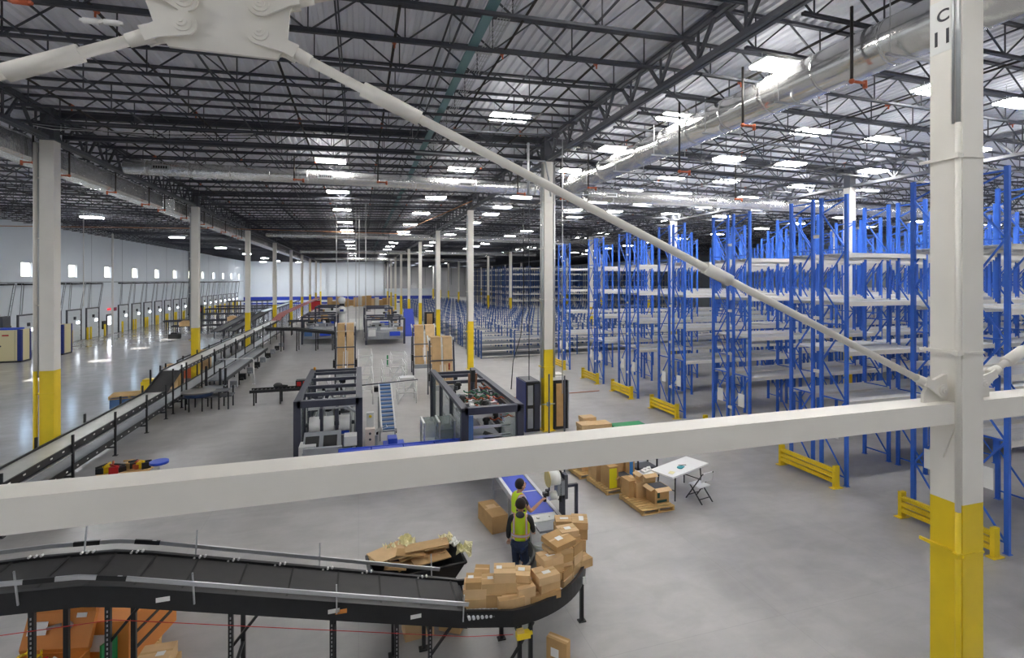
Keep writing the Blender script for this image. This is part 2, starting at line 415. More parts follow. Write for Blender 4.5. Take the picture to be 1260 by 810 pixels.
# rods, clevises, gusset
PY = 4.64
GX, GZ = -1.03, 8.05
poly = []
def atY(px, py, Y):
    s, c = math.sin(YAW), math.cos(YAW); dx = (px-630)/621.6
    d = (c*dx+s, -s*dx+c, -(py-345.2)/621.6); k = Y/d[1]
    return Vector((k*d[0], Y, H+k*d[2]))
pins = {n: atY(px, py, 4.6) for n, px, py in (('LL', 227, 32), ('LR', 321, 44), ('UR', 321.5, 9), ('UL', 229, 3))}
cg = sum(pins.values(), Vector())/4
t = thing('gusset_plate', 'large white steel gusset plate with four pinned rod ends at the top of the view', 'plate', cg)
lo = [atY(px, py, 4.62)-cg for px, py in ((191, 32), (208, 58), (342, 74), (354, 53), (357, 15))]
hi = [Vector((-v.x, 0, .21-v.z+.02)) for v in lo]
out = [(v.x, v.y*0+.0, v.z) for v in lo]
top = [(.62, 0, .40), (.5, 0, .56), (-.5, 0, .56), (-.66, 0, .40)]
M().extrude([(x, .0, z) for x, y, z in out+top], (0, .035, 0)).build('plate_body', cream, t)
COLB = {'LR': Vector((XC-.34, PY, 4.80)), 'LL': Vector((XL+.34, PY, 4.80)), 'UR': Vector((XC-.3, PY, 11.3)), 'UL': Vector((XL+.3, PY, 10.9))}
RODL = {'LR': 'long white tension rod running down right to the foot of the near column', 'LL': 'white tension rod running down left from the gusset plate out of view',
        'UR': 'short visible white tension rod leaving the gusset plate up to the right', 'UL': 'white tension rod end pinned at the upper left of the gusset plate'}
def rod(A, B, lab, sleeves, r=.042, clev=(1, 1)):
    A = Vector(A); B = Vector(B); d = (B-A).normalized(); L = (B-A).length
    t = thing('tension_rod', lab, 'brace rod', A)
    up = Vector((0, 1, 0)); sd = d.cross(up).normalized()
    p = lambda l, s=0, y=0: d*l+sd*s+Vector((0, y, 0))
    M().cyl(p(.32), p(L-.32), r, 16).build('rod', cream, t)
    for (l0, fl) in ((0, 1),)*clev[0]+((L, -1),)*clev[1]:
        m = M()
        prof = [(-.1*math.cos(q), .1*math.sin(q)) for q in [R(v) for v in range(-90, 91, 15)]]
        pts = [(a_, b_) for a_, b_ in prof]+[(.12, .075), (.22, .055), (.3, .06), (.3, -.06), (.22, -.055), (.12, -.075)]
        for y in (-.062, .04):
            m.extrude([tuple(p(l0+fl*u, v, y)) for u, v in pts], (0, .022, 0))
        m.cyl(tuple(p(l0+fl*.24)), tuple(p(l0+fl*.42)), .062, 14, .052)
        m.build('clevis', cream, t)
        m = M().cyl(tuple(p(l0, 0, -.1)), tuple(p(l0, 0, .075)), .042, 18); m.cyl(tuple(p(l0, 0, -.08)), tuple(p(l0, 0, -.064)), .07, 24); m.cyl(tuple(p(l0, .0, -.112)), tuple(p(l0, 0, -.1)), .018, 10)
        m.build('pin', cream, t)
    for s0, s1 in sleeves:
        m = M().cyl(tuple(p(s0)), tuple(p(s1)), .07, 8); m.box(0,0,0,0,0,0) if 0 else None
        m.build('turnbuckle', cream, t)
    return t
LR = (COLB['LR']-pins['LR']).length
rod(pins['LR'], COLB['LR'], RODL['LR'], ((.88, 1.42), (4.75, 5.1)))
rod(pins['LL'], COLB['LL'], RODL['LL'], ((.75, 1.25), (5.2, 5.6)))
rod(pins['UR'], COLB['UR'], RODL['UR'], ((1.2, 1.7),), clev=(1, 0))
rod(pins['UL'], COLB['UL'], RODL['UL'], (), clev=(1, 0))
m = M().extrude([(0, -.02, 0), (-.42, -.02, 0), (-.42, -.02, .12), (-.3, -.02, .26), (-.05, -.02, .34), (0, -.02, .34)], (0, .04, 0))
tag(m.build('rod_lug', cream, None, (XC-.19, PY, 4.642)), 'cream lug plate holding the long rod where beam meets near column', 'bracket')
m = M().extrude([(0, -.02, 0), (.42, -.02, 0), (.42, -.02, .12), (.3, -.02, .26), (.05, -.02, .34), (0, -.02, .34)], (0, .04, 0))
tag(m.build('rod_lug', cream, None, (XC+.19, PY, 4.642)), 'cream lug plate on the right side of the near column', 'bracket')
rod((XC+.42, PY, 4.84), (XR-1.2, PY, 11.3), 'white tension rod rising right from the right side of the near column', ((.6, 1.0),), clev=(1, 0))

# ---------------------------------------------------------------- roof framing
def truss_mesh(x0, x1, n, dep, top, bot, web, name, mt, flat=False, vertical=True):
    """bar joist between x0 and x1 (local y = 0), following the deck; chords as double angles, bent web"""
    L = x1-x0; m = M(); z0, z1 = dz(x0), dz(x1)
    zt = lambda f: z0+(z1-z0)*f-.05
    for s in (-1, 1):
        m.bar((x0, s*top*.42, zt(0)), (x1, s*top*.42, zt(1)), top*.6, top)
        m.bar((x0+L*.35/n, s*bot*.42, zt(.35/n)-dep), (x1-L*.35/n, s*bot*.42, zt(1-.35/n)-dep), bot*.6, bot)
    for i in range(n):
        f0, fm, f1 = i/n, (i+.5)/n, (i+1)/n
        m.bar((x0+L*f0, 0, zt(f0)), (x0+L*fm, 0, zt(fm)-dep), web)
        m.bar((x0+L*fm, 0, zt(fm)-dep), (x0+L*f1, 0, zt(f1)), web)
        if vertical: m.bar((x0+L*fm, 0, zt(fm)-dep), (x0+L*fm, 0, zt(fm)), web*.8)
    return m.mesh(name, mt)
BAYS = [(XW, XL, 9, 'from left wall to left columns'), (XL, XC, 9, 'from left to middle columns'), (XC, XR, 9, 'from middle to right columns'), (XR, XQ, 9, 'right of the right columns'), (XQ, 60.0, 10, 'over the farthest racks at right')]
JM = [truss_mesh(a_+.02, b_-.02, n_, .74, .062, .06, .03, 'joist', steel_dk) for a_, b_, n_, _ in BAYS]
cands = []
for j in range(-3, 126):
    y = Y0+1.5*j
    for b, (xa, xb, n_, wh) in enumerate(BAYS):
        if b == 0 and y > YF-.5: continue
        if b == 1 and y > YF-.5: continue
        # nearest distance in view; skip joists wholly out of the frame
        s_, c_ = math.sin(YAW), math.cos(YAW)
        vis = False
        for q in range(11):
            x = xa+(xb-xa)*q/10; z = s_*x+c_*y
            if z < .6: continue
            px = 630+621.6*(c_*x-s_*y)/z; py = 345.2-621.6*(dz(x)-.8-H)/z; 
            if -40 < px < 1300 and py > -60: vis = True; dd = z
        if vis: cands.append((s_*(xa+xb)/2+c_*y, j, b, y))
cands.sort()
near, far = cands[:296], cands[296:]
for d_, j, b, y in near:
    tag(inst('roof_joist', JM[b], None, (0, y, 0)), 'dark roof joist, %s from camera, %s' % (nth(j+4), BAYS[b][3]), 'roof joist', 'open web roof joists')
vs, fs = [], []
fm = M()
for d_, j, b, y in far:
    xa, xb, n_, _ = BAYS[b]; L = xb-xa; n_ = n_
    fm.bar((xa, y, dz(xa)-.05), (xb, y, dz(xb)-.05), .11, .075); fm.bar((xa+.4, y, dz(xa)-.79), (xb-.4, y, dz(xb)-.79), .11, .075)
    for i in range(n_):
        q0, q1, q2 = xa+L*i/n_, xa+L*(i+.5)/n_, xa+L*(i+1)/n_
        fm.bar((q0, y, dz(q0)-.05), (q1, y, dz(q1)-.79), .035); fm.bar((q1, y, dz(q1)-.79), (q2, y, dz(q2)-.05), .035)
o = fm.build('distant_roof_joists', steel_dk, kind='stuff'); tag(o, 'mass of dark roof joists over the far end of the hall', 'roof joists')
# girders along the column rows, one per bay
def girder(x, k):
    zt, zb = dz(x)-.12, GB[x]+.07
    m = M()
    for s in (-1, 1):
        m.bar((x*0+s*.07, .05, zt), (s*.07, BAY-.05, zt), .1, .13); m.bar((s*.07, .3, zb), (s*.07, BAY-.3, zb), .1, .12)
    for i in range(10):
        ya, ym, yb = 1.5*i, 1.5*i+.75, 1.5*i+1.5
        m.bar((-.05, ya+.1, zt), (-.05, ym, zb), .07); m.bar((.05, ym, zb), (.05, yb-.1, zt), .07)
        m.bar((0, ym, zb), (0, ym, zt), .05)
    return m.mesh('girder', steel_dk2)
for x in (XL, XC, XR, XQ):
    g = girder(x, 0)
    for k in range(-1, 12):
        if x == XL and k > 8: continue
        if k == -1 and x > XC: continue
        if x > XC and k < 0: continue
        lab = 'grey roof girder over the %s column row, %s span from the camera' % (ROWN[x], nth(k+2))
        tag(inst('roof_girder', g, None, (x, Y0+BAY*k, 0)), lab, 'roof girder', 'roof girders')
# knee braces beside near girder joints and heavy column-line joists
for k in range(1, 6):
    for (xa, xb, wh) in ((XL, XC, 'left and middle'), (XC, XR, 'middle and right')):
        y = Y0+BAY*k+.35
        m = M(); L = xb-xa
        m.bar((xa, 0, dz(xa)-.1), (xb, 0, dz(xb)-.1), .2, .16); m.bar((xa+.2, 0, dz(xa)-.8), (xb-.2, 0, dz(xb)-.8), .2, .12)
        tag(m.build('tie_joist', steel_dk, None, (0, y, 0)), 'heavier dark roof tie between the %s column rows, %s from camera' % (wh, nth(k)), 'roof tie', 'heavy roof ties')
# lines running down the hall under the deck: bridging and sprinkler branches
def runline(name, x, z, r, mt, lab, cat, y0=2.0, y1=140, n=6, ext=None, grp=None):
    m = M(); m.cyl((0, 0, 0), (0, y1-y0, 0), r, n)
    o = m.build(name, mt, None, (x, y0, z))
    tag(o, lab, cat, grp); return o
sx = [-24.5, -21.4, -18.2, -15, -12, -7.8, -4.7, -1.8, .75, 3.2, 5.6, 9.9, 12.6, 15.3, 18.0, 20.9, 26.5, 29.6, 32.7, 35.9, 43.5, 47.5, 51.5]
for i, x in enumerate(sx):
    t = thing('sprinkler_pipe', 'thin dark sprinkler branch pipe under the roof, %s from the left wall' % nth(i+1), 'sprinkler pipe', (x, 2, dz(x)-.52), 0, 'sprinkler branch pipes')
    M().cyl((0,0,0), (0, (138 if x < 6 else 170), 0), .03, 6).build('pipe', pipe_dk, t)
    if -8 < x < 24:
        for q in range(7):
            M().cyl((0, 3.1+q*6.1, 0), (0, 3.26+q*6.1, 0), .048, 8).cyl((0, 3.18+q*6.1, -.14), (0, 3.18+q*6.1, 0), .02, 6).build('coupling', orange_c, t)
bx = [-23, -17.5, -12.5, -6.2, -3.3, -.4, 1.9, 4.5, 11.2, 14.4, 17.2, 20, 28, 34, 37.5]
for i, x in enumerate(bx):
    o = M().bar((-.0,0,-.0), (0,136 if x < 6 else 180,0), .035).bar((.0, 0, -.66), (0, 136 if x < 6 else 180, -.66), .035).build('joist_bridging', steel_dk, None, (x, 2, dz(x)-.1))
    tag(o, 'thin dark joist bridging line under the roof, %s from the left wall' % nth(i+1), 'bridging', 'joist bridging lines')

# teal tray and wire mesh tray
o = thing('cable_tray', 'pale teal cable tray running down the hall under the roof', 'cable tray', (2.37, 2, 11.28))
m = M()
for s in (-1, 1): m.bar((s*.09, 0, 0), (s*.09, 118, 0), .02, .05)
m.bar((0,0,-.022), (0,118,-.022), .17, .006)
m.build('tray', teal, o)
m = M()
for k in range(30): m.bar((-.5, 1+4*k, 0), (.5, 1+4*k, 0), .03, .03)
for k in range(30):
    for s in (-1, 1): m.bar((s*.45, 1+4*k, 0), (s*.45, 1+4*k, .7), .012)
m.build('hanger', galv, o)
o = M()
for k in range(5): o.bar((-.12+.06*k, 0, 0), (-.12+.06*k, 60, 0), .012)
for k in range(240): o.bar((-.12, k*.25, 0), (.12, k*.25, 0), .01)
tag(o.build('wire_mesh_tray', galv, None, (2.72, 2, 11.32)), 'narrow grey wire mesh cable tray beside the teal tray', 'cable tray')

# ---------------------------------------------------------------- ducts
def ribbed(p0, p1, r, n=28, step=1.2, rib=.012, r2=None):
    m = M(); a_ = Vector(p0); b_ = Vector(p1); L = (b_-a_).length; d_ = (b_-a_)/L
    m.cyl(a_, b_, r, n)
    k = step/2
    while k < L:
        m.cyl(a_+d_*(k-.03), a_+d_*(k+.03), r+rib, n, caps=True); k += step
    return m
def elbow(m, c, r, R0, a0, a1, n=7, seg=24):
    # quarter bend about a vertical axis at c
    prev = None
    for i in range(n+1):
        a_ = a0+(a1-a0)*i/n
        p = Vector((c[0]+R0*math.cos(a_), c[1]+R0*math.sin(a_), c[2])); rad = Vector((math.cos(a_), math.sin(a_), 0))
        ring = [p+(rad*math.cos(2*PI*j/seg)+Vector((0,0,1))*math.sin(2*PI*j/seg))*r for j in range(seg)]
        if prev:
            m._add(prev+ring, [(j, (j+1)%seg, seg+(j+1)%seg, seg+j) for j in range(seg)], True)
        prev = ring
    return m
DX = 10.0
DZ = H+DX*.4675
t = thing('large_duct', 'large shiny round silver duct running from upper right down the hall', 'duct', (DX, 3, DZ))
ribbed((0, -4, 0), (0, 20.2, 0), .46, 36, 1.5).build('duct_body', foil_s, t)
m = elbow(M(), (1.0, 20.2, 0), .46, 1.0, PI, PI*.5, 7, 30); m.build('duct_elbow', foil, t, label='crinkled elbow at the far end')
for k in range(8):
    y = 1.3+2.6*k
    m = M(); m.bar((-.7, y, -.5), (.7, y, -.5), .04, .04)
    for s in (-1, 1): m.bar((s*.6, y, -.5), (s*.6, y, dz(DX)-DZ-.7), .014)
    m.build('hanger', galv, t)
def cross_duct(y, x0, x1, r, z, lab, wr=1):
    t = thing('cross_duct', lab, 'duct', (x0, y, z))
    ribbed((0,0,0), (x1-x0,0,0), r, 22, 1.5, .01).build('duct_body', foil, t)
    m = M()
    for k in range(int((x1-x0)/5)):
        x = 1.4+5*k
        for s in (-1, 1): m.bar((x, s*(r+.03), -r), (x, s*(r+.03), dz(x0+x)-z-.75), .014)
        m.bar((x, -r-.05, -r-.02), (x, r+.05, -r-.02), .03)
    m.build('hanger', galv, t)
    if wr:
        for k in range(int((x1-x0)/6.2)):
            x = 1.0+6.2*k
            m = M().box(x, x+.62, -r-.03, -r+.04, -.1, .1); f = m.build('grille', alu, t)
            q = M()
            for j in range(6): q.box(x+.06+j*.085, x+.12+j*.085, -r-.04, -r-.03, -.05, .05)
            q.build('grille_slots', black, f)
DY_ = 23.7
DZ2 = H+(26.4/30*5.66)*.9036+.03
cross_duct(DY_, XL+.5, DX+.5, .29, DZ2, 'silver foil duct crossing the hall, nearest one, left of the large duct')
cross_duct(DY_+.1, DX+1.2, 44, .33, DZ2-.12, 'crinkled silver foil duct crossing above the racks from the large duct', 1)
for i, y in enumerate((54.6, 84.3, 112)):
    cross_duct(y, XL+.7, 30, .3, 10.79-.02*i, 'silver duct crossing the hall, %s of the three farther ones' % nth(i+1), 0)
DLX = -10.4; DLZ = 10.42
def side_duct(y0, y1, lab):
    t = thing('side_duct', lab, 'duct', (DLX, y0, DLZ))
    m = M(); r = .42; n = 8; L = y1-y0; st = max(2, int(L/1.4))
    prof = [(-.4, -.36), (.3, -.4), (.42, -.3), (.42, .3), (.32, .4), (-.32, .4), (-.42, .3), (-.42, -.28)]
    prev = None
    for i in range(st*2+1):
        sc = 1.0 if i % 2 == 0 else .93
        ring = [(px_*sc, L*i/(st*2), pz*sc) for px_, pz in prof]
        if prev: m._add(prev+ring, [(j, n+j, n+(j+1)%n, (j+1)%n) for j in range(n)])
        prev = ring
    m._add([(px_, 0, pz) for px_, pz in prof], [list(range(n))]); m._add([(px_, L, pz) for px_, pz in prof], [list(range(n))[::-1]])
    m.build('duct_body', foil, t)
side_duct(2.0, 31.2, 'foil wrapped silver duct along the left column row, near length')
side_duct(33.0, 118, 'foil wrapped silver duct along the left column row, far length')
# sprinkler drops beside the ducts
def drop(x, y, z0, z1, lab, side=1, arm=.35):
    t = thing('sprinkler_drop', lab, 'sprinkler drop', (x, y, z1), 0, 'sprinkler drops')
    M().cyl((0,0,0), (0,0,z0-z1), .03, 8).build('drop_pipe', pipe_dk, t)
    M().ball((0,0,0), .055, 8).cyl((0,0,0), (side*arm, 0, 0), .028, 8).cyl((side*arm, 0, .05), (side*arm, 0, -.1), .04, 8).build('elbow_fitting', orange_c, t)
def pos(px, py, z):
    zz = 621.6*(H-z)/(py-345.2); xc = (px-630)/621.6*zz; s, c = math.sin(YAW), math.cos(YAW)
    return c*xc+s*zz, -s*xc+c*zz
for i, (px, py, z) in enumerate(((1048, 100, 10.35), (914, 154, 10.35), (836, 211, 10.35), (724, 231, 10.3), (637, 238, 10.3), (465, 224, 10.3), (362, 221, 10.35), (690, 245, 9.9), (905, 245, 9.9), (1175, 250, 9.9))):
    x, y = pos(px, py, z)
    if px in (1048, 914, 836, 724):
        s_, c_ = math.sin(YAW), math.cos(YAW); q_ = (px-630)/621.6; kk = 9.3/(c_*q_+s_); x, y, z = 9.3, kk*(c_-s_*q_), H-kk*(py-345.2)/621.6
    drop(x, y, dz(x)-.5, z, ('dark sprinkler drop pipe with orange end, %s from the right along the ducts' % nth({1048: 2, 914: 4, 836: 5, 724: 6, 637: 8, 465: 9, 362: 10, 690: 7, 905: 3, 1175: 1}[px])))
for i in range(14):
    y = 12.6+i*3.1+(i % 3)*.5
    drop(DLX+.5, y, 11.0, 9.95, 'dark sprinkler drop along the foil duct at left, %s from the near end' % nth(i+1), -1, .3)

# conduit cross member hanging near the middle column, vertical droppers
def vline(px, z0, z1, Y, r, mt, lab, name='dropper_cable'):
    p = atY(px, 345, Y)
    tag(M().cyl((0,0,0), (0,0,z1-z0), r, 6).build(name, mt, None, (p.x, Y, z0)), lab, 'cable' if 'cable' in name else 'pipe')
for i, (px, z0, z1, Y) in enumerate(((414, 2.6, 11.0, 33), (428, 2.4, 11.2, 35), (438, 2.4, 11.2, 36), (442, 2.6, 11.2, 37), (450, 2.3, 11.2, 34), (478.5, 2.1, 11.0, 45), (461, 2.1, 11.0, 62))):
    vline(px, z0, z1, Y, .022, galv if i < 5 else steel_dk, 'thin vertical cable dropping from the roof to the machines, %s from the left' % nth({414: 1, 428: 2, 438: 3, 442: 4, 450: 5, 461: 6, 478.5: 7}[px]))
vline(650, 9.3, 11.2, 17.4, .05, galv, 'grey vertical pipe under the roof left of the middle column', 'service_pipe')
vline(692, 2.1, 11.3, 17.0, .02, galv, 'thin vertical cable hanging right in front of the second middle column')
vline(651, 2.2, 11.0, 19.2, .018, steel_dk, 'thin dark vertical cable hanging to the navy cabinet')
vline(138.5, 0.1, 10.6, 56.4, .09, white_p, 'slim white vertical pipe near the dock doors', 'service_pipe')
vline(102.8, 4.5, 10.6, 40, .03, white_p, 'thin white vertical rod below the left roof', 'service_pipe')
o = M().tube([(0,0,7), (.02,0,3.2), (-.1,0,1.9), (-.42,0,.9), (-.5,0,-.2)], .018, 6).build('dropper_cable', black, None, (6.27, 19.1, 2.1))
tag(o, 'black cable hanging down and curving beside the navy cabinet', 'cable')

# ---------------------------------------------------------------- lights
lm = M().box(-.63, .63, -.31, .31, .075, .12).box(-.5, .5, -.09, .09, .12, .16).mesh('housing', whitem)
lens = M().box(-.6, .6, -.285, -.01, .015, .075).box(-.6, .6, .01, .285, .015, .075).mesh('lens', led)
lensd = M().box(-.6, .6, -.285, -.01, .015, .075).box(-.6, .6, .01, .285, .015, .075).mesh('lens', ledd)
upm = M().box(-.5, .5, -.26, -.2, .12, .128).box(-.5, .5, .2, .26, .12, .128).mesh('uplight', ledup)
lamps = []
for y in (9.8, 13.85, 17.9, 22.0, 26.0, 30.0, 34.2): lamps += [(x, y, 'racks') for x in (9.72, 15.1, 18.4, 23.3, 28.1, 35.8, 44, 53)]
for y in [38.3+6.1*k for k in range(8)]: lamps += [(x, y, 'shelves') for x in (9.9, 17, 26, 36)]
for y in (7.5, 15.4, 23.25, 31.3, 39.1, 47.6, 55.1, 63, 71, 79, 87, 95, 103, 111, 119): lamps += [(x, y, 'machines') for x in ((4.6, -1.15) if y > 20 else (4.6,))]
for y in (7.3, 23.2, 43, 60.5, 78, 95, 112, 128): lamps += [(x, y, 'dock') for x in (-18.1,)]  # nearest two are out of view, added to light the left floor
for y in (134,): lamps += [(x, y, 'wall') for x in (-22, -14, -4, 3)]  # extra strong lamps, added only to brighten the far white wall
for y in (-2, 14): lamps += [(x, y, 'side') for x in (-23,)]  # unseen lamps, added as fill light for the left side
for y in (90, 102, 116, 130): lamps += [(x, y, 'far') for x in (12, 26, 42)]
for y in (150, 168, 184): lamps += [(x, y, 'last') for x in (10, 17, 25, 34)]  # lamps added so the grey end wall does not go black
for y in (2.5, -6): lamps += [(x, y, 'near') for x in (-18, -6, 4.6, 15, 26, 40)]
NM = {'racks': 'over the tall racks', 'shelves': 'over the low shelving', 'machines': 'over the machine aisle', 'dock': 'over the dock floor', 'far': 'over the far end', 'near': 'behind the camera', 'last': 'added to light the grey wall', 'wall': 'added to light the far wall', 'side': 'added out of view at left'}
cnt = {}
for x, y, w_ in lamps:
    cnt[(w_, x)] = cnt.get((w_, x), 0)+1
    rank = sorted({q[0] for q in lamps if q[2] == w_}).index(x)+1
    z = 11.33 if x > -10 else 10.62
    if w_ in ('racks', 'near', 'shelves') and x > 30: z = 11.0
    t = thing('ceiling_light', 'white panel light %s, %s column from left, %s lamp deep' % (NM[w_], nth(rank), nth(cnt[(w_, x)])), 'ceiling light', (x, y, z), 0, 'panel lights '+NM[w_])
    inst('housing', lm, t); inst('lens', lensd if w_ in ('dock', 'wall', 'last') else lens, t); inst('uplight', upm, t)
    if y < 60:
        m_ = None
        if 'WM' not in globals(): WM = M().cyl((-.5,0,.1), (-.5,0,.55), .006, 4).cyl((.5,0,.1), (.5,0,.55), .006, 4).mesh('hanging_wire', galv)
        inst('hanging_wire', WM, t)
# ---------------------------------------------------------------- pallet racks
def fl(px, py, h=0):
    zz = 621.6*(H-h)/(py-345.2); xc = (px-630)/621.6*zz; s, c = math.sin(YAW), math.cos(YAW)
    return c*xc+s*zz, -s*xc+c*zz
D = .95; RH = 8.8
def frame_mesh(h, d, posts=.095, seg=1.15):
    m = M()
    for y in (posts/2, d-posts/2):
        m.box(-.04, .04, y-posts/2, y+posts/2, 0, h); m.box(-.07, .07, y-posts/2-.02, y+posts/2+.02, 0, .012)
    z = .25; k = 0
    while z < h-.3:
        m.bar((0, posts, z), (0, d-posts, z), .028, .04) if k % 2 == 0 else None
        z2 = min(z+seg, h-.12)
        a_, b_ = (posts, d-posts) if k % 2 == 0 else (d-posts, posts)
        m.bar((0, a_, z+.03), (0, b_, z2-.03), .028, .04)
        z = z2; k += 1
    m.bar((0, posts, h-.1), (0, d-posts, h-.1), .028, .04)
    return m.mesh('upright_frame', blue)
FR = frame_mesh(RH, D)
P = 3.3; X0 = 14.05
bmsh = M().box(.05, P-.05, 0, .045, 0, .13).box(.05, P-.05, .03, .05, .1, .135).box(.04, .052, -.01, .055, -.04, .17).box(P-.052, P-.04, -.01, .055, -.04, .17).mesh('beam', beam_w)
bmsh2 = M().box(.05, P-.05, D-.045, D, 0, .13).box(.05, P-.05, D-.05, D-.03, .1, .135).box(.04, .052, D-.055, D+.01, -.04, .17).box(P-.052, P-.04, D-.055, D+.01, -.04, .17).mesh('beam', beam_w)
dk = M()
for k in range(7): dk.box(.06, P-.06, .055+k*.122, .055+k*.122+.113, .1, .128)
for k in range(4): dk.box(.3+k*.88, .36+k*.88, .05, D-.05, .06, .1)
dk = dk.mesh('deck', deck_w)
LV = (2.42, 3.92, 5.42, 6.9)
ROWS = [(7.63, 9), (11.57, 10), (15.5, 11), (19.46, 12), (23.42, 13), (27.33, 13), (32.38, 14)]
for ri, (yf, nb) in enumerate(ROWS):
    for side in (0, 1):
        y = yf+side*(2*D+.22-D)
        t = thing('pallet_rack', 'tall blue empty pallet rack, %s row from camera, %s half' % (nth(ri+1), ('near', 'far')[side]), 'pallet rack', (X0, y, 0), 0, 'tall blue pallet racks')
        for k in range(nb+1):
            x = k*P+(.42 if (ri == 3 and side == 0 and k >= 3) else 0)
            inst('upright_frame', FR, t, (x, 0, 0))
            if k == nb: continue
            if ri == 3 and side == 0 and k in (2, 3):
                if k == 2: continue
                x = x
            for z in LV:
                inst('beam', bmsh, t, (x, 0, z)); inst('beam', bmsh2, t, (x, 0, z)); inst('deck', dk, t, (x, 0, z))
        # row spacers and load signs at the aisle end
        m = M().box(-.03, -.02, .3, .62, 1.35, 1.85); m.build('load_sign', paper, t, label='white load sign at the aisle end')
    for z, zn in ((1.2, 'lowest'), (3.3, 'second'), (5.0, 'third'), (7.6, 'highest')):
        tag(M().bar((0, -.0, 0), (0, .22, 0), .08, .1).build('row_spacer', beam_w, None, (X0, yf+D, z)), '%s pale row spacer at the aisle end of the %s tall rack row' % (zn, nth(ri+1)), 'rack spacer', 'row spacers')
GM = M()
for z in (.13, .29, .45):
    GM.box(-.07, .03, .09, 2.02, z, z+.11); GM.box(-.1, .0, .09, 2.02, z+.03, z+.08)
gb_ = GM.mesh('rails', yellow)
gp = M().box(-.09, .09, 0, .09, 0, .66).box(-.2, .16, -.06, .12, 0, .02).mesh('post', yellow)
for ri, (yf, nb) in enumerate(ROWS):
    t = thing('end_guard', 'low yellow steel guard rail at the end of the %s tall rack row' % nth(ri+1), 'guard rail', (13.66, yf+.02, 0), 0, 'yellow rack end guards')
    inst('rails', gb_, t); inst('post', gp, t); inst('post', gp, t, (0, 2.02, 0))

# low shelving in many rows
def low_frames(n, p, w_, h=2.15):
    m = M()
    for k in range(n+1):
        for y in (.03, w_/2-.06, w_/2+.06, w_-.03): m.box(k*p-.035, k*p+.035, y-.03, y+.03, 0, h)
    return m
W2 = 2.1; PL = 2.75
lf = M()
for y in (.04, W2/2-.1, W2/2+.1, W2-.04): lf.box(-.05, .05, y-.04, y+.04, 0, 2.2)
for z in (.3, 1.1, 1.9):
    lf.bar((0,.05,z), (0,W2/2-.1,z+.5 if z < 1.8 else z), .04); lf.bar((0,W2/2+.1,z), (0,W2-.05,z+.5 if z < 1.8 else z), .04)
lf = lf.mesh('upright_frame', blue_low)
shelf_wire = mat('wire_shelf_grey', (136, 140, 148), .6)
ls = M().box(.06, PL-.06, 0, .04, -.02, .05).box(.06, PL-.06, W2-.04, W2, -.02, .05).use(1)
for k in range(12): ls.box(.06, PL-.06, .06+k*.168, .06+k*.168+.09, .03, .045)
ls = ls.mesh('shelf', [beam_w, shelf_wire])
for r in range(0, 22):
    yc = 40+3.8*r; nb = 11 if yc < 80 else 4
    lab = 'low blue and white shelving run, %s row from the near end of the shelving' % nth(r+1)
    if r < 3:
        t = thing('low_shelving', lab, 'shelving', (9.3, yc-W2/2, 0), 0, 'low shelving rows')
        for k in range(nb+1): inst('upright_frame', lf, t, (k*PL, 0, 0))
        for k in range(nb):
            for z in (.12, .58, 1.08, 1.46): inst('shelf', ls, t, (k*PL, 0, z))
    else:
        m = M(); n2 = nb*2
        for k in range(n2+1):
            for y in (.04, W2/2-.1, W2/2+.1, W2-.04): m.box(k*PL/2-.035, k*PL/2+.035, y-.04, y+.04, 0, 2.2)
        for z in (.12, .58, 1.08, 1.46):
            m.use(1).box(.0, nb*PL, 0.01, .05, z-.02, z+.05).box(0, nb*PL, W2-.05, W2-.01, z-.02, z+.05)
            m.use(2).box(.0, nb*PL, 0.05, W2-.05, z, z+.03)
        tag(m.build('low_shelving', [blue_low, beam_w, shelf_wire], None, (9.3, yc-W2/2, 0)), lab, 'shelving', 'low shelving rows')
# distant tall racks
for r in range(9):
    m = M(); nb = 11
    for k in range(nb+1):
        for y in (.05, 1.0, 1.2, 2.15): m.box(k*P-.05, k*P+.05, y-.05, y+.05, 0, 8.8)
        for z in (1, 3, 5, 7): m.bar((k*P, .05, z), (k*P, 1.0, z+1.1), .04)
    m.use(1)
    for z in (1.3, 2.5, 3.7, 4.9, 6.1, 7.3, 8.3): m.box(0, nb*P, .02, .14, z, z+.11); m.box(0, nb*P, 2.06, 2.18, z, z+.11)
    tag(m.build('distant_pallet_rack', [blue_low, beam_w], None, (25.6, 84+r*4, 0)), 'distant tall blue rack beyond the low shelving, %s row of the block' % nth(r+1), 'pallet rack', 'distant tall racks')

# ---------------------------------------------------------------- foreground belt conveyor
FC = 2.3, 9.3
prof = [(1.62, 1.02), (-.5, 1.57), (-2.9, 2.2), (-3.35, 2.29), (-4.2, 2.34), (-6.0, 2.34)]
t = thing('belt_conveyor', 'black inclined belt conveyor in the foreground, rising to the left', 'conveyor', (-1.5, 8.2, 0))
O = Vector((-1.5, 8.2, 0))
def PT(x, y, z): return (x-O.x, y-O.y, z-O.z)
def seg_strip(y0, y1, dz0, dz1, mt, name, smooth=False, split=0, **kw):
    m = M()
    for (xa, za), (xb, zb) in zip(prof, prof[1:]):
        m._add([PT(xa,y0,za+dz0), PT(xb,y0,zb+dz0), PT(xb,y1,zb+dz0), PT(xa,y1,za+dz0), PT(xa,y0,za+dz1), PT(xb,y0,zb+dz1), PT(xb,y1,zb+dz1), PT(xa,y1,za+dz1)],
               [(0,3,2,1),(4,5,6,7),(0,1,5,4),(1,2,6,5),(2,3,7,6),(3,0,4,7)])
    return m.build(name, mt, t, **kw)
def zat(x):
    for (xa, za), (xb, zb) in zip(prof, prof[1:]):
        if xb <= x <= xa: return za+(zb-za)*(x-xa)/(xb-xa)
    return prof[-1][1]
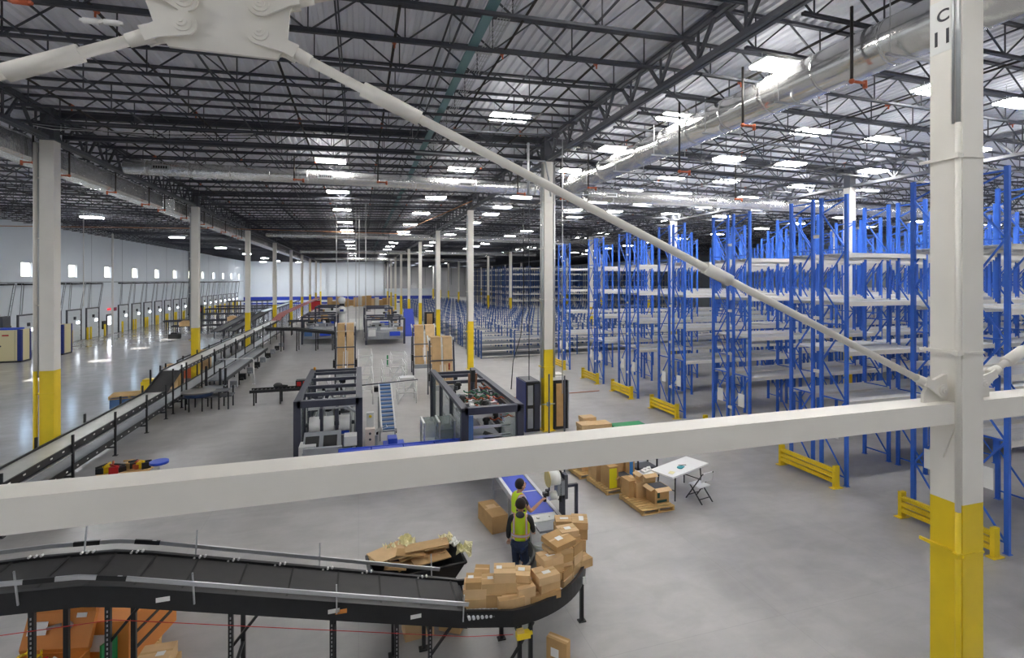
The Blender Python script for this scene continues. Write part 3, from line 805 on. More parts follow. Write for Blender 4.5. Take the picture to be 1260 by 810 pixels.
seg_strip(7.72, 7.78, -.24, .03, black, 'side_frame'); seg_strip(8.58, 8.64, -.24, .03, black, 'side_frame')
seg_strip(7.8, 8.56, -.02, 0.005, blackr, 'belt')
seg_strip(7.8, 8.56, -.2, -.17, black, 'slider_bed')
for i, x in enumerate((1.5, .95, .35, -.28, -.95, -1.6, -2.25, -2.8, -3.3, -3.85, -4.5)):
    sl = .26 if -3 < x < 1.6 else .05
    M().bar(PT(x-.03 if i else x, 7.79, zat(x)+.01), PT(x-.03 if i else x, 8.57, zat(x)+.01), .035, .012).build('belt_joint', mat('belt_gap_black', (14, 14, 15), .6), t)
for y, nm in ((7.62, 'near'), (8.76, 'far')):
    m = M(); dzr = .2 if nm == 'near' else .09
    pts = [(1.62 if nm == 'near' else 1.35, 0)]+[(x, 0) for x, z in prof[1:]]
    ps = [PT(x, y, zat(x)+dzr) for x, _ in pts]
    for a_, b_ in zip(ps, ps[1:]): m.bar(a_, b_, .022, .055)
    m.build('guard_rail', alu, t)
    for x in ((1.55, -.3, -2.1, -4.0) if nm == 'near' else (1.2, -.6, -2.35, -3.75)):
        yy = 7.7 if nm == 'near' else 8.66
        M().bar(PT(x, yy, zat(x)-.12), PT(x, y, zat(x)+.34), .018).build('rail_bracket', alu, t)
    for x in (-3.0, -3.75):
        M().bar(PT(x-.16, y, zat(x-.16)+dzr), PT(x+.16, y, zat(x+.16)+dzr), .03, .06).build('rail_splice', black, t)
m = M()
for x in (1.1, .2, -.4, -1.1, -1.75, -2.2, -3.0, -3.6, -4.2):
    for k in range(3): m.cyl(PT(x-.07*k, 8.572, zat(x)+.045), PT(x-.07*k, 8.62, zat(x)+.045), .016, 8)
m.build('bearing_caps', white_p, t)
lg = lambda x, y, zt_, nm='leg': M().box(x-O.x-.03, x-O.x+.03, y-O.y-.03, y-O.y+.03, 0, zt_).box(x-O.x-.08, x-O.x+.08, y-O.y-.06, y-O.y+.06, 0, .02)
def perf(x, y, z0, z1):
    m = M(); z = z0
    while z < z1: m.box(x-O.x-.008, x-O.x+.008, y-O.y-.034, y-O.y-.03, z, z+.03); z += .06
    return m
for x in (-3.9, -3.1 + .0, -1.68, -.37, .55, 1.05):
    for y in (7.78, 8.56):
        xx = x
        l = lg(xx, y, zat(xx)-.2).build('leg', black, t)
        if y < 8: perf(xx, y, .35, zat(xx)-.3).build('slot_holes', silver_tool, l)
    M().bar(PT(xx, 7.78, .7), PT(xx, 8.56, .7), .04).bar(PT(xx, 7.8, zat(xx)-.24), PT(xx, 8.54, zat(xx)-.24), .05).build('cross_brace', black, t)
for x in (-3.1, -1.68, 1.05):
    M().bar(PT(x, 7.8, zat(x)-.75), PT(x+.35, 7.8, zat(x+.35)-.24), .035).build('knee_brace', black, t)
for x, mt_ in ((-2.55, paper), (-.42, paper), (-.32, orange), (.75, paper)):
    M().box(x-O.x, x-O.x+.16, 7.715-O.y, 7.72-O.y, zat(x)-.15, zat(x)-.09).build('warning_label', mt_, t)
m = M().tube([PT(-5, 7.66, zat(-5)-.42), PT(-3, 7.66, zat(-3)-.36), PT(-.4, 7.66, zat(-.4)-.34), PT(1.6, 7.66, .7), PT(2.3, 7.5, .7)], .005, 5)
tag(m.build('pull_cord', red, None, O), 'thin red emergency pull cord strung below the foreground conveyor', 'cord')

# roller curve carrying the cartons
t = thing('roller_curve', 'black curved roller conveyor carrying the heap of cartons', 'conveyor', (FC[0], FC[1], 0))
R0, R1 = .93, 1.87
def arc(r, z, n=26, a0=-90, a1=8): return [(r*1.015*math.cos(R(a0+(a1-a0)*i/n)), r*.955*math.sin(R(a0+(a1-a0)*i/n)), z) for i in range(n+1)]
def rail(ra, rb, z0, z1, mt, name):
    m = M(); A_, B_, C_, D_ = arc(ra, z1), arc(rb, z1), arc(rb, z0), arc(ra, z0)
    st = [(-.68, 0)]
    ext = lambda L, r: [(-.68, -r*.955+.19*(r > 1.5)+.14*(r < 1), L[0][2])]+L
    A_, B_, C_, D_ = ext(A_, ra), ext(B_, rb), ext(C_, rb), ext(D_, ra)
    m.strip(A_, B_); m.strip(B_, C_); m.strip(C_, D_); m.strip(D_, A_); return m.build(name, mt, t)
rail(R1-.05, R1, .8, 1.06, black, 'outer_frame'); rail(R0-.04, R0, .8, 1.06, black, 'inner_frame')
for i in range(36):
    a_ = R(-90+98*i/35); c_, s_ = math.cos(a_), math.sin(a_)
    M().cyl((R0*1.015*c_, R0*.955*s_, .975), ((R1-.05)*1.015*c_, (R1-.05)*.955*s_, .975), .022, 8, .03).build('roller', alu, t)
for i in range(10):
    x = -.66+.066*i
    M().cyl((x, -R0*.955+.1*-x/.68, .975), (x, -(R1-.05)*.955+.08*-x/.68, .975), .024, 8).build('roller', alu, t)
for a_, r_ in ((-86, R1-.06), (-86, R0), (-80, R1-.06), (-30, R1-.04), (-6, R0-.02)):
    x, y = r_*math.cos(R(a_)), .955*r_*math.sin(R(a_))
    M().box(x-.03, x+.03, y-.03, y+.03, 0, .85).box(x-.07, x+.07, y-.05, y+.05, 0, .02).build('leg', black, t)
M().bar((-.1, -1.78, .2), (.35, -1.75, .8), .035).bar((.11, -1.8, .65), (.11, -.95, .65), .04).build('cross_brace', black, t)
M().box(R1*math.cos(R(-38))-.0, R1*math.cos(R(-38))+.05, R1*math.sin(R(-38))-.03, R1*math.sin(R(-38))+.0, .86, .98).build('warning_label', paper, t)
sw = thing('emergency_switch', 'yellow emergency switch box under the carton curve', 'switch', (2.45, 7.5, .62))
M().box(-.1, .12, -.05, .05, 0, .09).cyl((.12, 0, .05), (.16, 0, .05), .03, 10).build('switch_body', yellow, sw)
M().box(-.09, .02, -.04, .04, .09, .13).build('switch_lid', mat('switch_cream', (230, 200, 120), .5), sw)

# cartons
CN = [0]
def carton(x, y, ztop, w_, d_, h_, rot, where, lab=None, mt=None, label_pos=None, rx=0, name='carton', noname=False, grp='cartons heaped on the roller curve', tape=True):
    CN[0] += 1
    mt = mt or (card, card2, card3)[CN[0] % 3]
    o = M().cbox((0,0,h_/2), (w_, d_, h_)).build(name, mt, None, (x, y, ztop-h_), R(rot))
    o.rotation_euler[0] = R(rx)
    tag(o, where, 'cardboard box', grp)
    if tape: M().box(-w_/2-.001, w_/2+.001, -.02, .02, h_, h_+.002).build('tape', card3 if mt != card3 else card, o)
    if label_pos is not None:
        lx, ly, lw, lh = label_pos
        M().box(lx-lw/2, lx+lw/2, ly-lh/2, ly+lh/2, h_+.002, h_+.004).build('shipping_label', paper, o)
    return o
def stack(px, py, ztop, rot, tops, names, rx=0, base=1.0):
    x, y = fl(px, py, ztop); z = ztop
    for i, (w_, d_, h_, dr, dx_, dy_, lp) in enumerate(tops):
        carton(x+dx_, y+dy_, z, w_, d_, h_, rot+dr, names[i], label_pos=lp if (lp or i) else None, rx=rx if i == 0 else 0)
        z -= h_+.001
        if z < base+.04: break
LP = (-.05, .02, .09, .08)
stack(583, 711, 1.40, -14, [(.25,.28,.11,0,0,0,LP), (.37,.34,.15,-2,.03,.02,None), (.38,.34,.14,2,.03,.01,None)], ['small carton topping the leftmost stack on the curve', 'flat carton in the middle of the leftmost stack', 'bottom carton of the leftmost stack on the curve'])
stack(593, 700, 1.33, -20, [(.24,.26,.16,0,0,0,None), (.28,.28,.17,0,0,0,None)], ['plain carton behind the leftmost stack', 'carton under the plain one behind the leftmost stack'])
stack(607, 712, 1.37, -12, [(.38,.3,.17,0,0,0,LP), (.25,.3,.2,0,.0,-.02,None)], ['carton with a square label second from left at mid height', 'carton standing on the rollers second from left'])
stack(621, 699, 1.53, -15, [(.35,.3,.16,0,0,0,(-.09,.02,.09,.09)), (.3,.3,.16,4,.04,.0,None), (.42,.3,.2,3,.03,.0,None)], ['highest carton of the left group, label at its left', 'carton hidden below the highest left one', 'long carton at the base below the highest left one'])
stack(643, 702, 1.42, -22, [(.25,.3,.12,0,0,0,(-.02,.03,.11,.1)), (.28,.28,.1,0,0,0,None), (.3,.28,.18,0,0,0,None)], ['labelled carton just right of the highest left one', 'thin carton under the one nearest the jeans', 'carton on the rollers below the one nearest the jeans'])
stack(645, 719, 1.28, 6, [(.3,.24,.27,0,0,0,None)], ['tall carton at the front edge between the two groups'])
stack(628, 733, 1.18, 0, [(.42,.2,.17,0,0,0,None)], ['long low front carton touching the outer rail in the left group'])
stack(659, 730, 1.12, 4, [(.24,.2,.11,0,0,0,None)], ['small low carton at the front between left and right groups'])
stack(671, 703, 1.40, 8, [(.38,.32,.12,0,0,0,(.0,-.03,.14,.08)), (.36,.3,.14,4,.02,.02,None), (.36,.3,.13,-3,.03,.0,None)], ['labelled carton on the front stack of the right group', 'middle carton of the front right stack', 'bottom carton of the front right stack'])
stack(676, 682, 1.52, 10, [(.38,.3,.13,0,0,0,(.0,-.02,.15,.08)), (.36,.3,.12,3,.02,.02,None), (.36,.3,.14,-4,.02,0,None), (.36,.28,.12,3,.02,0,None)], ['carton with a wide label, second stack back on the right', 'carton directly under the wide label one', 'third carton down in the second stack back', 'lowest carton in the second stack back'])
stack(686, 672, 1.56, 2, [(.46,.32,.08,0,0,0,(-.1,.0,.13,.08)), (.38,.32,.16,6,.04,.02,None), (.38,.3,.16,0,.04,.02,None), (.38,.3,.15,0,.04,.02,None)], ['wide thin carton squeezed under the tilted big one', 'carton beneath the wide thin one', 'carton third below the wide thin one', 'carton at rollers below the wide thin one'])
stack(687, 661, 1.70, 22, [(.46,.4,.1,0,0,0,(-.02,-.02,.13,.1))], ['big tilted carton leaning in the middle of the right heap'], rx=7, base=1.58)
stack(698, 650, 1.72, 2, [(.34,.28,.11,0,0,0,(0,0,.12,.09)), (.34,.32,.2,10,.02,.03,None), (.36,.32,.2,0,.02,.02,None), (.36,.3,.19,0,.02,.02,None)], ['carton near the top with a big label, behind the tilted one', 'carton below the near-top one', 'second carton below the near-top one', 'third carton below the near-top one'])
stack(694, 638, 1.62, -16, [(.34,.28,.13,0,0,0,(.0,0,.16,.07)), (.34,.3,.24,5,.0,.02,None), (.34,.3,.23,0,.0,.02,None)], ['topmost back carton with a long label beside the blue belt', 'carton under the topmost back one', 'second under the topmost back carton'])
stack(713, 638, 1.66, -22, [(.3,.38,.12,0,0,0,(.03,0,.09,.18)), (.3,.34,.2,4,-.02,0,None), (.3,.34,.2,-4,-.03,0,None), (.3,.32,.13,0,-.04,0,None)], ['far right top carton with an upright label', 'second carton of the far right stack', 'third carton of the far right stack', 'bottom carton of the far right stack'])
stack(704, 666, 1.52, 34, [(.3,.26,.18,0,0,0,None), (.32,.26,.17,4,0,0,None), (.3,.26,.16,0,0,0,None)], ['plain carton on the right flank of the heap', 'carton below the plain one on the right flank', 'lowest carton on the right flank'])
stack(693, 697, 1.25, 36, [(.34,.22,.14,0,0,0,LP), (.36,.24,.15,3,0,0,None)], ['carton leaning out over the bare rollers, labelled', 'carton on the rollers right of the front stack'])
stack(717, 685, 1.16, 14, [(.27,.24,.15,0,0,0,None)], ['single plain carton sitting right of the heap by the outer rail'])
# cartons elsewhere on the floor
x, y = 3.15, 7.6
carton(3.1, 7.62, .4, .36, .14, .4, -48, 'carton standing on edge on the floor in front of the curve', grp=None or 'cartons on the floor', label_pos=None)
M().box(-.1, .04, -.074, -.071, .12, .26).build('shipping_label', paper, bpy.data.objects[-1] if False else [o for o in COL.objects if o.get('label', '').startswith('carton standing on edge')][0])
carton(1.0, 9.0, .3, .5, .36, .3, 5, 'carton on the floor under the conveyor joint, left of two', grp='cartons on the floor')
carton(1.62, 8.95, .3, .4, .36, .28, -32, 'tipped carton on the floor under the conveyor joint, right of two', grp='cartons on the floor', rx=0)
x, y = fl(616, 640, .25)
carton(3.26, 12.42, .42, .42, .95, .42, 8, 'long carton on the floor beside the blue belt', grp='cartons on the floor', mt=card2)
M().box(-.12, .12, .0, .2, .42, .425).build('printed_patch', card3, [o for o in COL.objects if o.get('label', '').startswith('long carton on the floor')][0])
x, y = fl(195, 800, .25)
carton(-3.02, 9.16, .4, .46, .4, .2, -2, 'carton stack top at the lower left, beside the orange tool chest', grp='cartons on the floor', label_pos=(.08, -.06, .12, .1))
carton(-3.0, 9.2, .199, .48, .42, .199, -6, 'carton under the one beside the orange tool chest', grp='cartons on the floor')

# ---------------------------------------------------------------- blue belt conveyor and printer
t = thing('blue_belt_conveyor', 'blue belt conveyor leading from the carton curve toward the machines', 'conveyor', (3.98, 10.35, 0))
for k in range(4):
    M().box(-.31, .31, .45+k*1.25, 1.66+k*1.25, .86, .9).build('belt', bluebelt, t)
    M().cyl((-.32, .43+k*1.25, .885), (.32, .43+k*1.25, .885), .025, 10).build('roller', alu, t)
M().box(-.4, -.32, -.1, 5.5, .78, .92).build('side_rail', alu, t); M().box(.32, .4, -.1, 5.5, .78, .92).build('side_rail', alu, t)
M().box(-.31, .31, -.3, .44, .84, .885).build('scale_plate', greym, t, label='grey metal plate at the near end')
M().box(-.31, .31, .1, .42, .886, .9).cyl((-.15,.25,.9), (-.15,.25,.93), .04, 12).cyl((.12,.25,.9), (.12,.25,.92), .02, 10).build('control_strip', whitem, t)
for yy in (.2, 1.8, 3.4, 5.0):
    for sx_ in (-.36, .36): M().box(sx_-.03, sx_+.03, yy-.03, yy+.03, 0, .8).build('leg', galv, t)
    M().bar((-.36, yy, .3), (.36, yy, .3), .04).build('cross_brace', galv, t)
t = thing('label_printer', 'label printer with white paper rolls beside the blue belt', 'printer', (4.62, 11.1, 0))
M().box(-.02, .06, .0, .06, 0, 1.5).box(-.16, .2, -.2, .26, 0, .04).build('stand', charcoal, t)
M().box(-.16, .02, -.1, .12, 1.15, 1.5).build('printer_body', greym, t)
M().cyl((-.36, 0, 1.55), (-.1, 0, 1.55), .17, 24).build('paper_roll', paper, t)
M().cyl((-.34, 0, 1.14), (-.12, 0, 1.14), .1, 20).build('take_up_roll', paper, t)
M().cyl((-.385, 0, 1.55), (-.365, 0, 1.55), .2, 20).build('roll_disc', mat('disc_straw', (214, 196, 130), .5), t)
M().box(-.09, -.06, -.1, .1, 1.0, 1.72).build('side_plate', black, t); M().box(.02, .1, -.1, .1, 1.05, 1.62).build('side_plate', steel_dk2, t)
M().box(-.44, -.38, -.12, -.02, 1.18, 1.32).build('sensor', black, t)
M().cyl((-.05, .05, 1.72), (-.05, .05, 1.86), .022, 10).build('beacon', mat('beacon_pink', (244, 190, 186), .3), t)
t = thing('gate_frame', 'dark steel gate frame standing right of the label printer', 'frame', (4.98, 11.9, 0))
M().box(.32, .39, -.04, .04, 0, 1.0).box(-.1, .39, -.04, .04, .94, 1.0).box(-.1, -.03, -.04, .04, 0, .94).build('frame_tube', charcoal, t)
for i, (px, yy) in enumerate(((670, 11.6), (694.6, 11.3))):
    p = atY(px, 345, yy)
    tag(M().cyl((0,0,0), (0,0,3.9), .022, 8).box(-.06,.06,-.06,.06,0,.02).build('machine_post', charcoal, None, (p.x+(.12 if i == 0 else 0), yy, 0)), 'thin dark vertical post behind the label printer, %s one' % ('left', 'right')[i], 'post')

# ---------------------------------------------------------------- recycling hamper
t = thing('scrap_cart', 'black wheeled tub cart full of flattened cardboard behind the conveyor', 'cart', (.98, 9.75, 0), R(4))
m = M()
lo_ = [(-.55, -.32, .35), (.6, -.32, .35), (.6, .32, .35), (-.55, .32, .35)]; hi_ = [(-.8, -.48, .86), (.92, -.48, .9), (.92, .48, .9), (-.8, .48, .86)]
m._add(lo_+hi_, [(0,3,2,1), (0,1,5,4), (1,2,6,5), (2,3,7,6), (3,0,4,7)]); m.build('tub', black, t)
m = M()
for a_, b_ in zip(hi_, hi_[1:]+hi_[:1]): m.bar(a_, b_, .05, .04)
m.build('rim', black, t)
for sx_, sy_ in ((-.45, -.28), (-.45, .28), (.5, -.28), (.5, .28)):
    big = sx_ > 0
    M().cyl((sx_, sy_-.02, .17 if big else .08), (sx_, sy_+.02, .17 if big else .08), .17 if big else .08, 18).build('wheel', blackr, t)
M().bar((-.5, 0, .3), (.55, 0, .3), .5, .05).build('chassis', black, t)
rnd = random.Random(4)
for i in range(13):
    a_ = rnd.uniform(-25, 35); w_, d_ = rnd.uniform(.35, .85), rnd.uniform(.2, .4)
    o = M().cbox((0,0,0), (w_, d_, .02)).build('flattened_carton', (card, card2, card3)[i % 3], None, (.98+rnd.uniform(-.45, .42), 9.77+rnd.uniform(-.2, .2), .9+i*.021), R(a_))
    o.rotation_euler[0] = R(rnd.uniform(-6, 6)); o.rotation_euler[1] = R(rnd.uniform(-10, 6))
    tag(o, 'flattened brown carton in the black tub cart, %s layer from the bottom' % nth(i+1), 'cardboard', 'flattened cartons in the tub cart')
for i, (x, y, z, mt_, nm) in enumerate(((.62, 9.92, 1.1, paper_y, 'left pale yellow crumpled paper on the tub cart heap'), (.9, 10.0, 1.14, paper_y, 'second pale yellow crumpled paper on the tub cart heap'), (1.62, 9.9, 1.12, paper_y, 'yellow crumpled paper at the right end of the cart heap'), (1.76, 9.8, 1.08, paper, 'white paper wad at the right end of the cart heap'), (1.93, 9.6, 1.0, paper_y, 'pale yellow paper hanging over the right rim of the cart'))):
    m = M(); n = 7
    g_ = [[(a_/n*.34-.17, b_/n*.3-.15, rnd.uniform(-.07, .09)) for a_ in range(n)] for b_ in range(n)]
    vs_ = [q for row in g_ for q in row]
    m._add(vs_, [(b_*n+a_, b_*n+a_+1, (b_+1)*n+a_+1, (b_+1)*n+a_) for b_ in range(n-1) for a_ in range(n-1)])
    o = m.build('crumpled_paper', mt_, None, (x, y, z), R(i*40)); o.rotation_euler[0] = R(25 if i % 2 else -20)
    so_ = o.modifiers.new('t', 'SOLIDIFY'); so_.thickness = .008
    tag(o, nm, 'paper')

# ---------------------------------------------------------------- orange tool chest
t = thing('tool_chest', 'open orange steel tool chest on a pallet at the lower left', 'tool chest', (-4.4, 9.02, .14), R(-12))
t2 = t
t.scale = (.88, .9, .88)
m = M()
m.box(-.55, .55, -.6, -.56, 0, .55).box(-.55, .55, .22, .26, 0, .55).box(-.55, -.51, -.56, .22, 0, .55).box(.51, .55, -.56, .22, 0, .55).box(-.55, .55, -.6, .26, 0, .04)
m.build('chest_body', orange, t)
m = M().extrude([(-.55, .24, .55), (-.55, .3, .58), (-.55, .5, 1.18), (-.55, .44, 1.2), (-.55, .22, .62)], (1.1, 0, 0))
m.box(-.55, .55, .4, .5, 1.12, 1.24)
lid = m.build('lid', orange, t)
M().cbox((-.32, .30, .93), (.3, .012, .2), rx=R(-18)).build('instruction_sheet', paper, t, label='white instruction sheet on the lid')
M().cbox((.36, .345, 1.1), (.16, .012, .07), rx=R(-18)).build('lid_plate', paper, t)
o = M().cyl((.18, .31, .98), (.18, .27, .97), .07, 20).build('lid_lock', silver_tool, t)
M().bar((-.16, .29, .93), (.06, .3, .98), .03, .045).build('lid_strut', silver_tool, t)
t = thing('tool_chest', 'second orange steel chest with closed lid behind the open one', 'tool chest', (-3.62, 9.72, .14), R(-14))
M().box(-.34, .34, -.45, .75, 0, .72).box(-.36, .36, -.47, .77, .72, .8).build('chest_body', orange, t)
M().box(-.25, .1, -.48, -.47, .35, .6).build('instruction_sheet', paper, t)
M().box(.34, .36, -.3, .6, .25, .3).box(.34, .36, -.3, .6, .5, .54).build('skid_rib', black, t)
def pallet(x, y, w_, d_, rz, lab, grp='wooden pallets', n=9, name='wooden_pallet', z=0, mt=wood):
    t = thing(name, lab, 'pallet', (x, y, z), R(rz), grp)
    for k in range(n):
        b = -d_/2+.045+k*(d_-.09)/(n-1)
        M().box(-w_/2, w_/2, b-.045, b+.045, .115, .135).build('deck_board', mt, t)
    for xx in (-w_/2+.03, 0, w_/2-.03): M().box(xx-.02, xx+.02, -d_/2, d_/2, .02, .115).build('stringer', mt, t)
    for yy in (-d_/2+.05, 0, d_/2-.05): M().box(-w_/2, w_/2, yy-.045, yy+.045, 0, .02).build('bottom_board', mt, t)
    return t
pallet(-4.1, 9.35, 1.6, 1.5, -8, 'wooden pallet under the orange tool chests')
tag(M().box(-.02, .02, -.12, .12, 0, .6).build('green_board', green, None, (-3.62, 9.1, .14), R(-30)), 'upright green board leaning beside the orange chest', 'board')
rnd = random.Random(8)
tools = [('hand tool', silver_tool), ('yellow cable coil', yellow), ('black cable bundle', black), ('red handled tool', red), ('white tube', paper), ('orange strap', orange_c)]
for i in range(22):
    nm, mt_ = tools[i % 6]
    x, y = rnd.uniform(-.42, .42), rnd.uniform(-.5, .12); a_ = rnd.uniform(0, PI); l = rnd.uniform(.12, .22)
    m = M(); z = rnd.uniform(.46, .6); dx_, dy_ = math.cos(a_)*l/2, math.sin(a_)*l/2
    if i % 6 in (1, 2):
        pts = [(math.cos(q*.9)*l*.42, math.sin(q*.9)*l*.42, .012*q) for q in range(9)]; m.tube(pts, .014, 6)
    else:
        m.cyl((-dx_, -dy_, 0), (dx_*.2, dy_*.2, .03), .022, 8); m.bar((dx_*.2, dy_*.2, .03), (dx_, dy_, .05), .022, .05)
    p = Matrix.Rotation(R(-12), 4, 'Z') @ Vector((x, y, 0))
    tag(m.build(['wrench', 'cable_coil', 'cable_bundle', 'pliers', 'tube', 'strap'][i % 6], mt_, None, (-4.4+p.x*.88, 9.02+p.y*.9, .14+z*.88)), '%s inside the open orange tool chest, %s item from bottom' % (nm, nth(i+1)), 'tool', 'tools in the orange chest')
M().box(-4.35-.5, -4.35+.5, 8.55, 9.3, .18, .46)
# ---------------------------------------------------------------- long two-level conveyor at left
CX0, CX1 = -9.1, -8.26
t = thing('long_conveyor', 'long two level black conveyor running down the hall beside the left columns', 'conveyor', (CX1, 14, 0))
def L(x, y, z): return (x-CX1, y-14, z)
up = [(14, 1.2), (26.2, 1.2), (28.2, 1.84), (60, 1.84), (66, 2.3), (124, 2.3)]
lo2 = [(14, .55), (64, .55)]
def run(pts, x0, x1, dz0, dz1, mt, name, **kw):
    m = M()
    for (ya, za), (yb, zb) in zip(pts, pts[1:]):
        m._add([L(x0,ya,za+dz0), L(x1,ya,za+dz0), L(x1,yb,zb+dz0), L(x0,yb,zb+dz0), L(x0,ya,za+dz1), L(x1,ya,za+dz1), L(x1,yb,zb+dz1), L(x0,yb,zb+dz1)],
               [(0,3,2,1),(4,5,6,7),(0,1,5,4),(1,2,6,5),(2,3,7,6),(3,0,4,7)])
    return m.build(name, mt, t, **kw)
beltgrey = mat('belt_light_grey', (190, 190, 184), .35, noise=.08)
for pts, a_ in ((up[:4], 'upper'), (lo2, 'lower')):
    run(pts, CX0, CX0+.05, -.12, .06, black, 'side_rail'); run(pts, CX1-.05, CX1, -.12, .06, black, 'side_rail')
run(up[:2], CX0+.05, CX1-.05, -.03, .0, beltgrey, 'belt', label='light grey upper belt, near length')
run(up[1:3], CX0+.05, CX1-.05, -.03, .0, blackr, 'belt', label='dark inclined belt section')
run(up[2:4], CX0+.05, CX1-.05, -.03, .0, beltgrey, 'belt', label='light grey upper belt after the incline')
run(up[3:], CX0, CX1, -.14, .0, mat('roller_red', (170, 92, 92), .5), 'belt', label='reddish far length of the conveyor')
run(lo2, CX0+.05, CX1-.05, -.03, .0, greym, 'belt', label='grey lower belt')
m = M()
for k in range(60):
    y = 14.3+k*.6
    z = [zz for (ya, zz), (yb, _) in zip(up, up[1:]) if ya <= y < yb][0] if not 26.2 < y < 28.2 else None
    if z: m.box(CX1-CX1+.0, .008, y-14, y-14+.1, z-.04, z-.0)
    m.box(0, .008, y-14+.2, y-14+.28, .5, .54)
m.build('reflector_plates', paper, t)
run([(14, .98), (26, .98)], CX1-.02, CX1+.02, 0, .02, alu, 'lower_guide')
for i, y in enumerate((15.2, 18.4, 21.18, 23.95, 26.1, 27.0, 28.2, 28.9, 31.5, 34, 36.5, 39.5, 42.5, 46, 50, 54, 58, 62, 68, 76, 84, 94)):
    tp = 1.55 if y < 26.2 else (2.1 if y < 64 else 2.25)
    for x in (CX0-.03, CX1+.03):
        M().box(x-CX1-.03, x-CX1+.03, y-14-.03, y-14+.03, 0, tp).box(x-CX1-.07, x-CX1+.07, y-14-.06, y-14+.06, 0, .02).build('leg', black, t)
    M().bar(L(CX0, y, .3), L(CX1, y, .3), .05).build('cross_brace', black, t)
# white pipe guard over the upper belt further on
t = thing('spur_conveyor', 'shorter grey belt conveyor beside the long two level conveyor', 'conveyor', (-7.2, 30.2, 0))
M().box(-.4, .4, 0, 13, .86, .92).build('belt', greym, t)
for x in (-.45, .4): M().box(x, x+.05, 0, 13, .8, .98).build('side_rail', black if x > 0 else alu, t)
for y in (.4, 3.2, 6, 9, 12):
    for x in (-.42, .42): M().box(x-.03, x+.03, y-.03, y+.03, 0, .82).build('leg', black, t)
M().box(-.5, .5, -1.4, -.0, .6, .66).build('end_plate', greym, t)
for x in (-.45, .2, .45): M().box(x-.05, x+.05, -.2, -.08, 0, 1.7 if x < 0 else 1.55).build('tall_post', black, t)
t = thing('turntable', 'round grey accumulation table beside the long conveyor', 'turntable', (-7.35, 27.6, 0))
M().cyl((0,0,.84), (0,0,.9), .72, 40).build('table_disc', mat('disc_grey', (120, 118, 116), .35), t)
M().cyl((0,0,.66), (0,0,.84), .62, 32).build('drive_ring', mat('ring_navy', (38, 60, 100), .4), t)
M().box(-.7, 1.5, -.35, .35, .6, .66).box(.1, 1.3, -.4, .4, .84, .88).build('infeed_plate', steel_dk2, t)
for a_ in range(6): M().cyl((.55*math.cos(a_*PI/3), .55*math.sin(a_*PI/3), 0), (.55*math.cos(a_*PI/3), .55*math.sin(a_*PI/3), .66), .03, 8).build('leg', black, t)
for x, y in ((.95, -.35), (1.35, -.35), (1.0, .4), (1.4, .4)): M().box(x-.03, x+.03, y-.03, y+.03, 0, 1.0 if y > 0 else .84).build('leg', black, t)
t = thing('pipe_goalpost', 'thin white pipe frame standing beside the spur conveyor', 'frame', (-6.0, 33.4, 0))
M().tube([(0,0,0), (0,0,1.45), (-.1,0,1.55), (-1.9,0,1.55)], .035, 8).box(-.08,.08,-.08,.08,0,.02).build('frame_tube', white_p, t)
for i in range(9):
    y = 31+i*2.2
    tag(M().box(-.18,.18,-.12,.12,0,.35).box(-.1,.1,-.3,-.12,0,.12).build('motor_unit', black if i % 2 else greym, None, (-6.55, y, .35)), 'drive motor hung on the spur conveyor side, %s from the near end' % nth(i+1), 'motor', 'drive motors along the spur conveyor')
# branch conveyor dropping toward the machines
t = thing('branch_conveyor', 'black conveyor crossing the aisle from the long conveyor to the machines', 'conveyor', (-7.7, 48.6, 0), R(-8))
pts = [(0, 1.95), (2.4, 1.9), (4.0, 1.7), (7.4, 1.35)]
m = M(); m2 = M()
for (xa, za), (xb, zb) in zip(pts, pts[1:]):
    m.bar((xa, -.4, za), (xb, -.4, zb), .07, .24); m.bar((xa, .4, za), (xb, .4, zb), .07, .24); m2.bar((xa, 0, za+.06), (xb, 0, zb+.06), .72, .03)
m.build('side_frame', black, t); m2.build('belt', blackr, t)
for x, z in ((1.3, 1.9), (2.6, 1.85), (4.2, 1.65), (5.6, 1.5), (6.8, 1.4)):
    for y in (-.38, .38): M().box(x-.04, x+.04, y-.03, y+.03, 0, z-.08).build('leg', black, t)
M().bar((2.6, -.38, .5), (6.8, -.38, .5), .03).build('cross_brace', greym, t)
# small conveyor table
t = thing('transfer_conveyor', 'short black roller table with odds and ends left of the left machine', 'conveyor', (-3.75, 27.9, 0))
M().box(-1.4, 1.3, -.32, -.26, .62, .76).box(-1.4, 1.3, .26, .32, .62, .76).build('side_frame', black, t)
for k in range(14): M().cyl((-1.3+k*.19, -.26, .7), (-1.3+k*.19, .26, .7), .03, 8).build('roller', steel_dk, t)
for x in (-1.2, 0, 1.0):
    for y in (-.28, .28): M().box(x-.035, x+.035, y-.03, y+.03, 0, .62).build('leg', black, t)
tag(M().box(-.3, .3, -.22, .22, 0, .34).use(1).box(-.24, -.05, -.235, -.2, .06, .28).box(.05, .24, -.235, -.2, .1, .3).build('parts_bin', [black, red], None, (-2.75, 27.9, .77)), 'dark bin with red parts at the right end of the short roller table', 'bin')
tag(M().ball((0,0,.12), .22, 12, .6).cyl((.2,0,.1), (.45,.05,.06), .05).build('cable_heap', blackr, None, (-3.9, 27.9, .77)), 'dark heap of cable on the short roller table', 'cable')
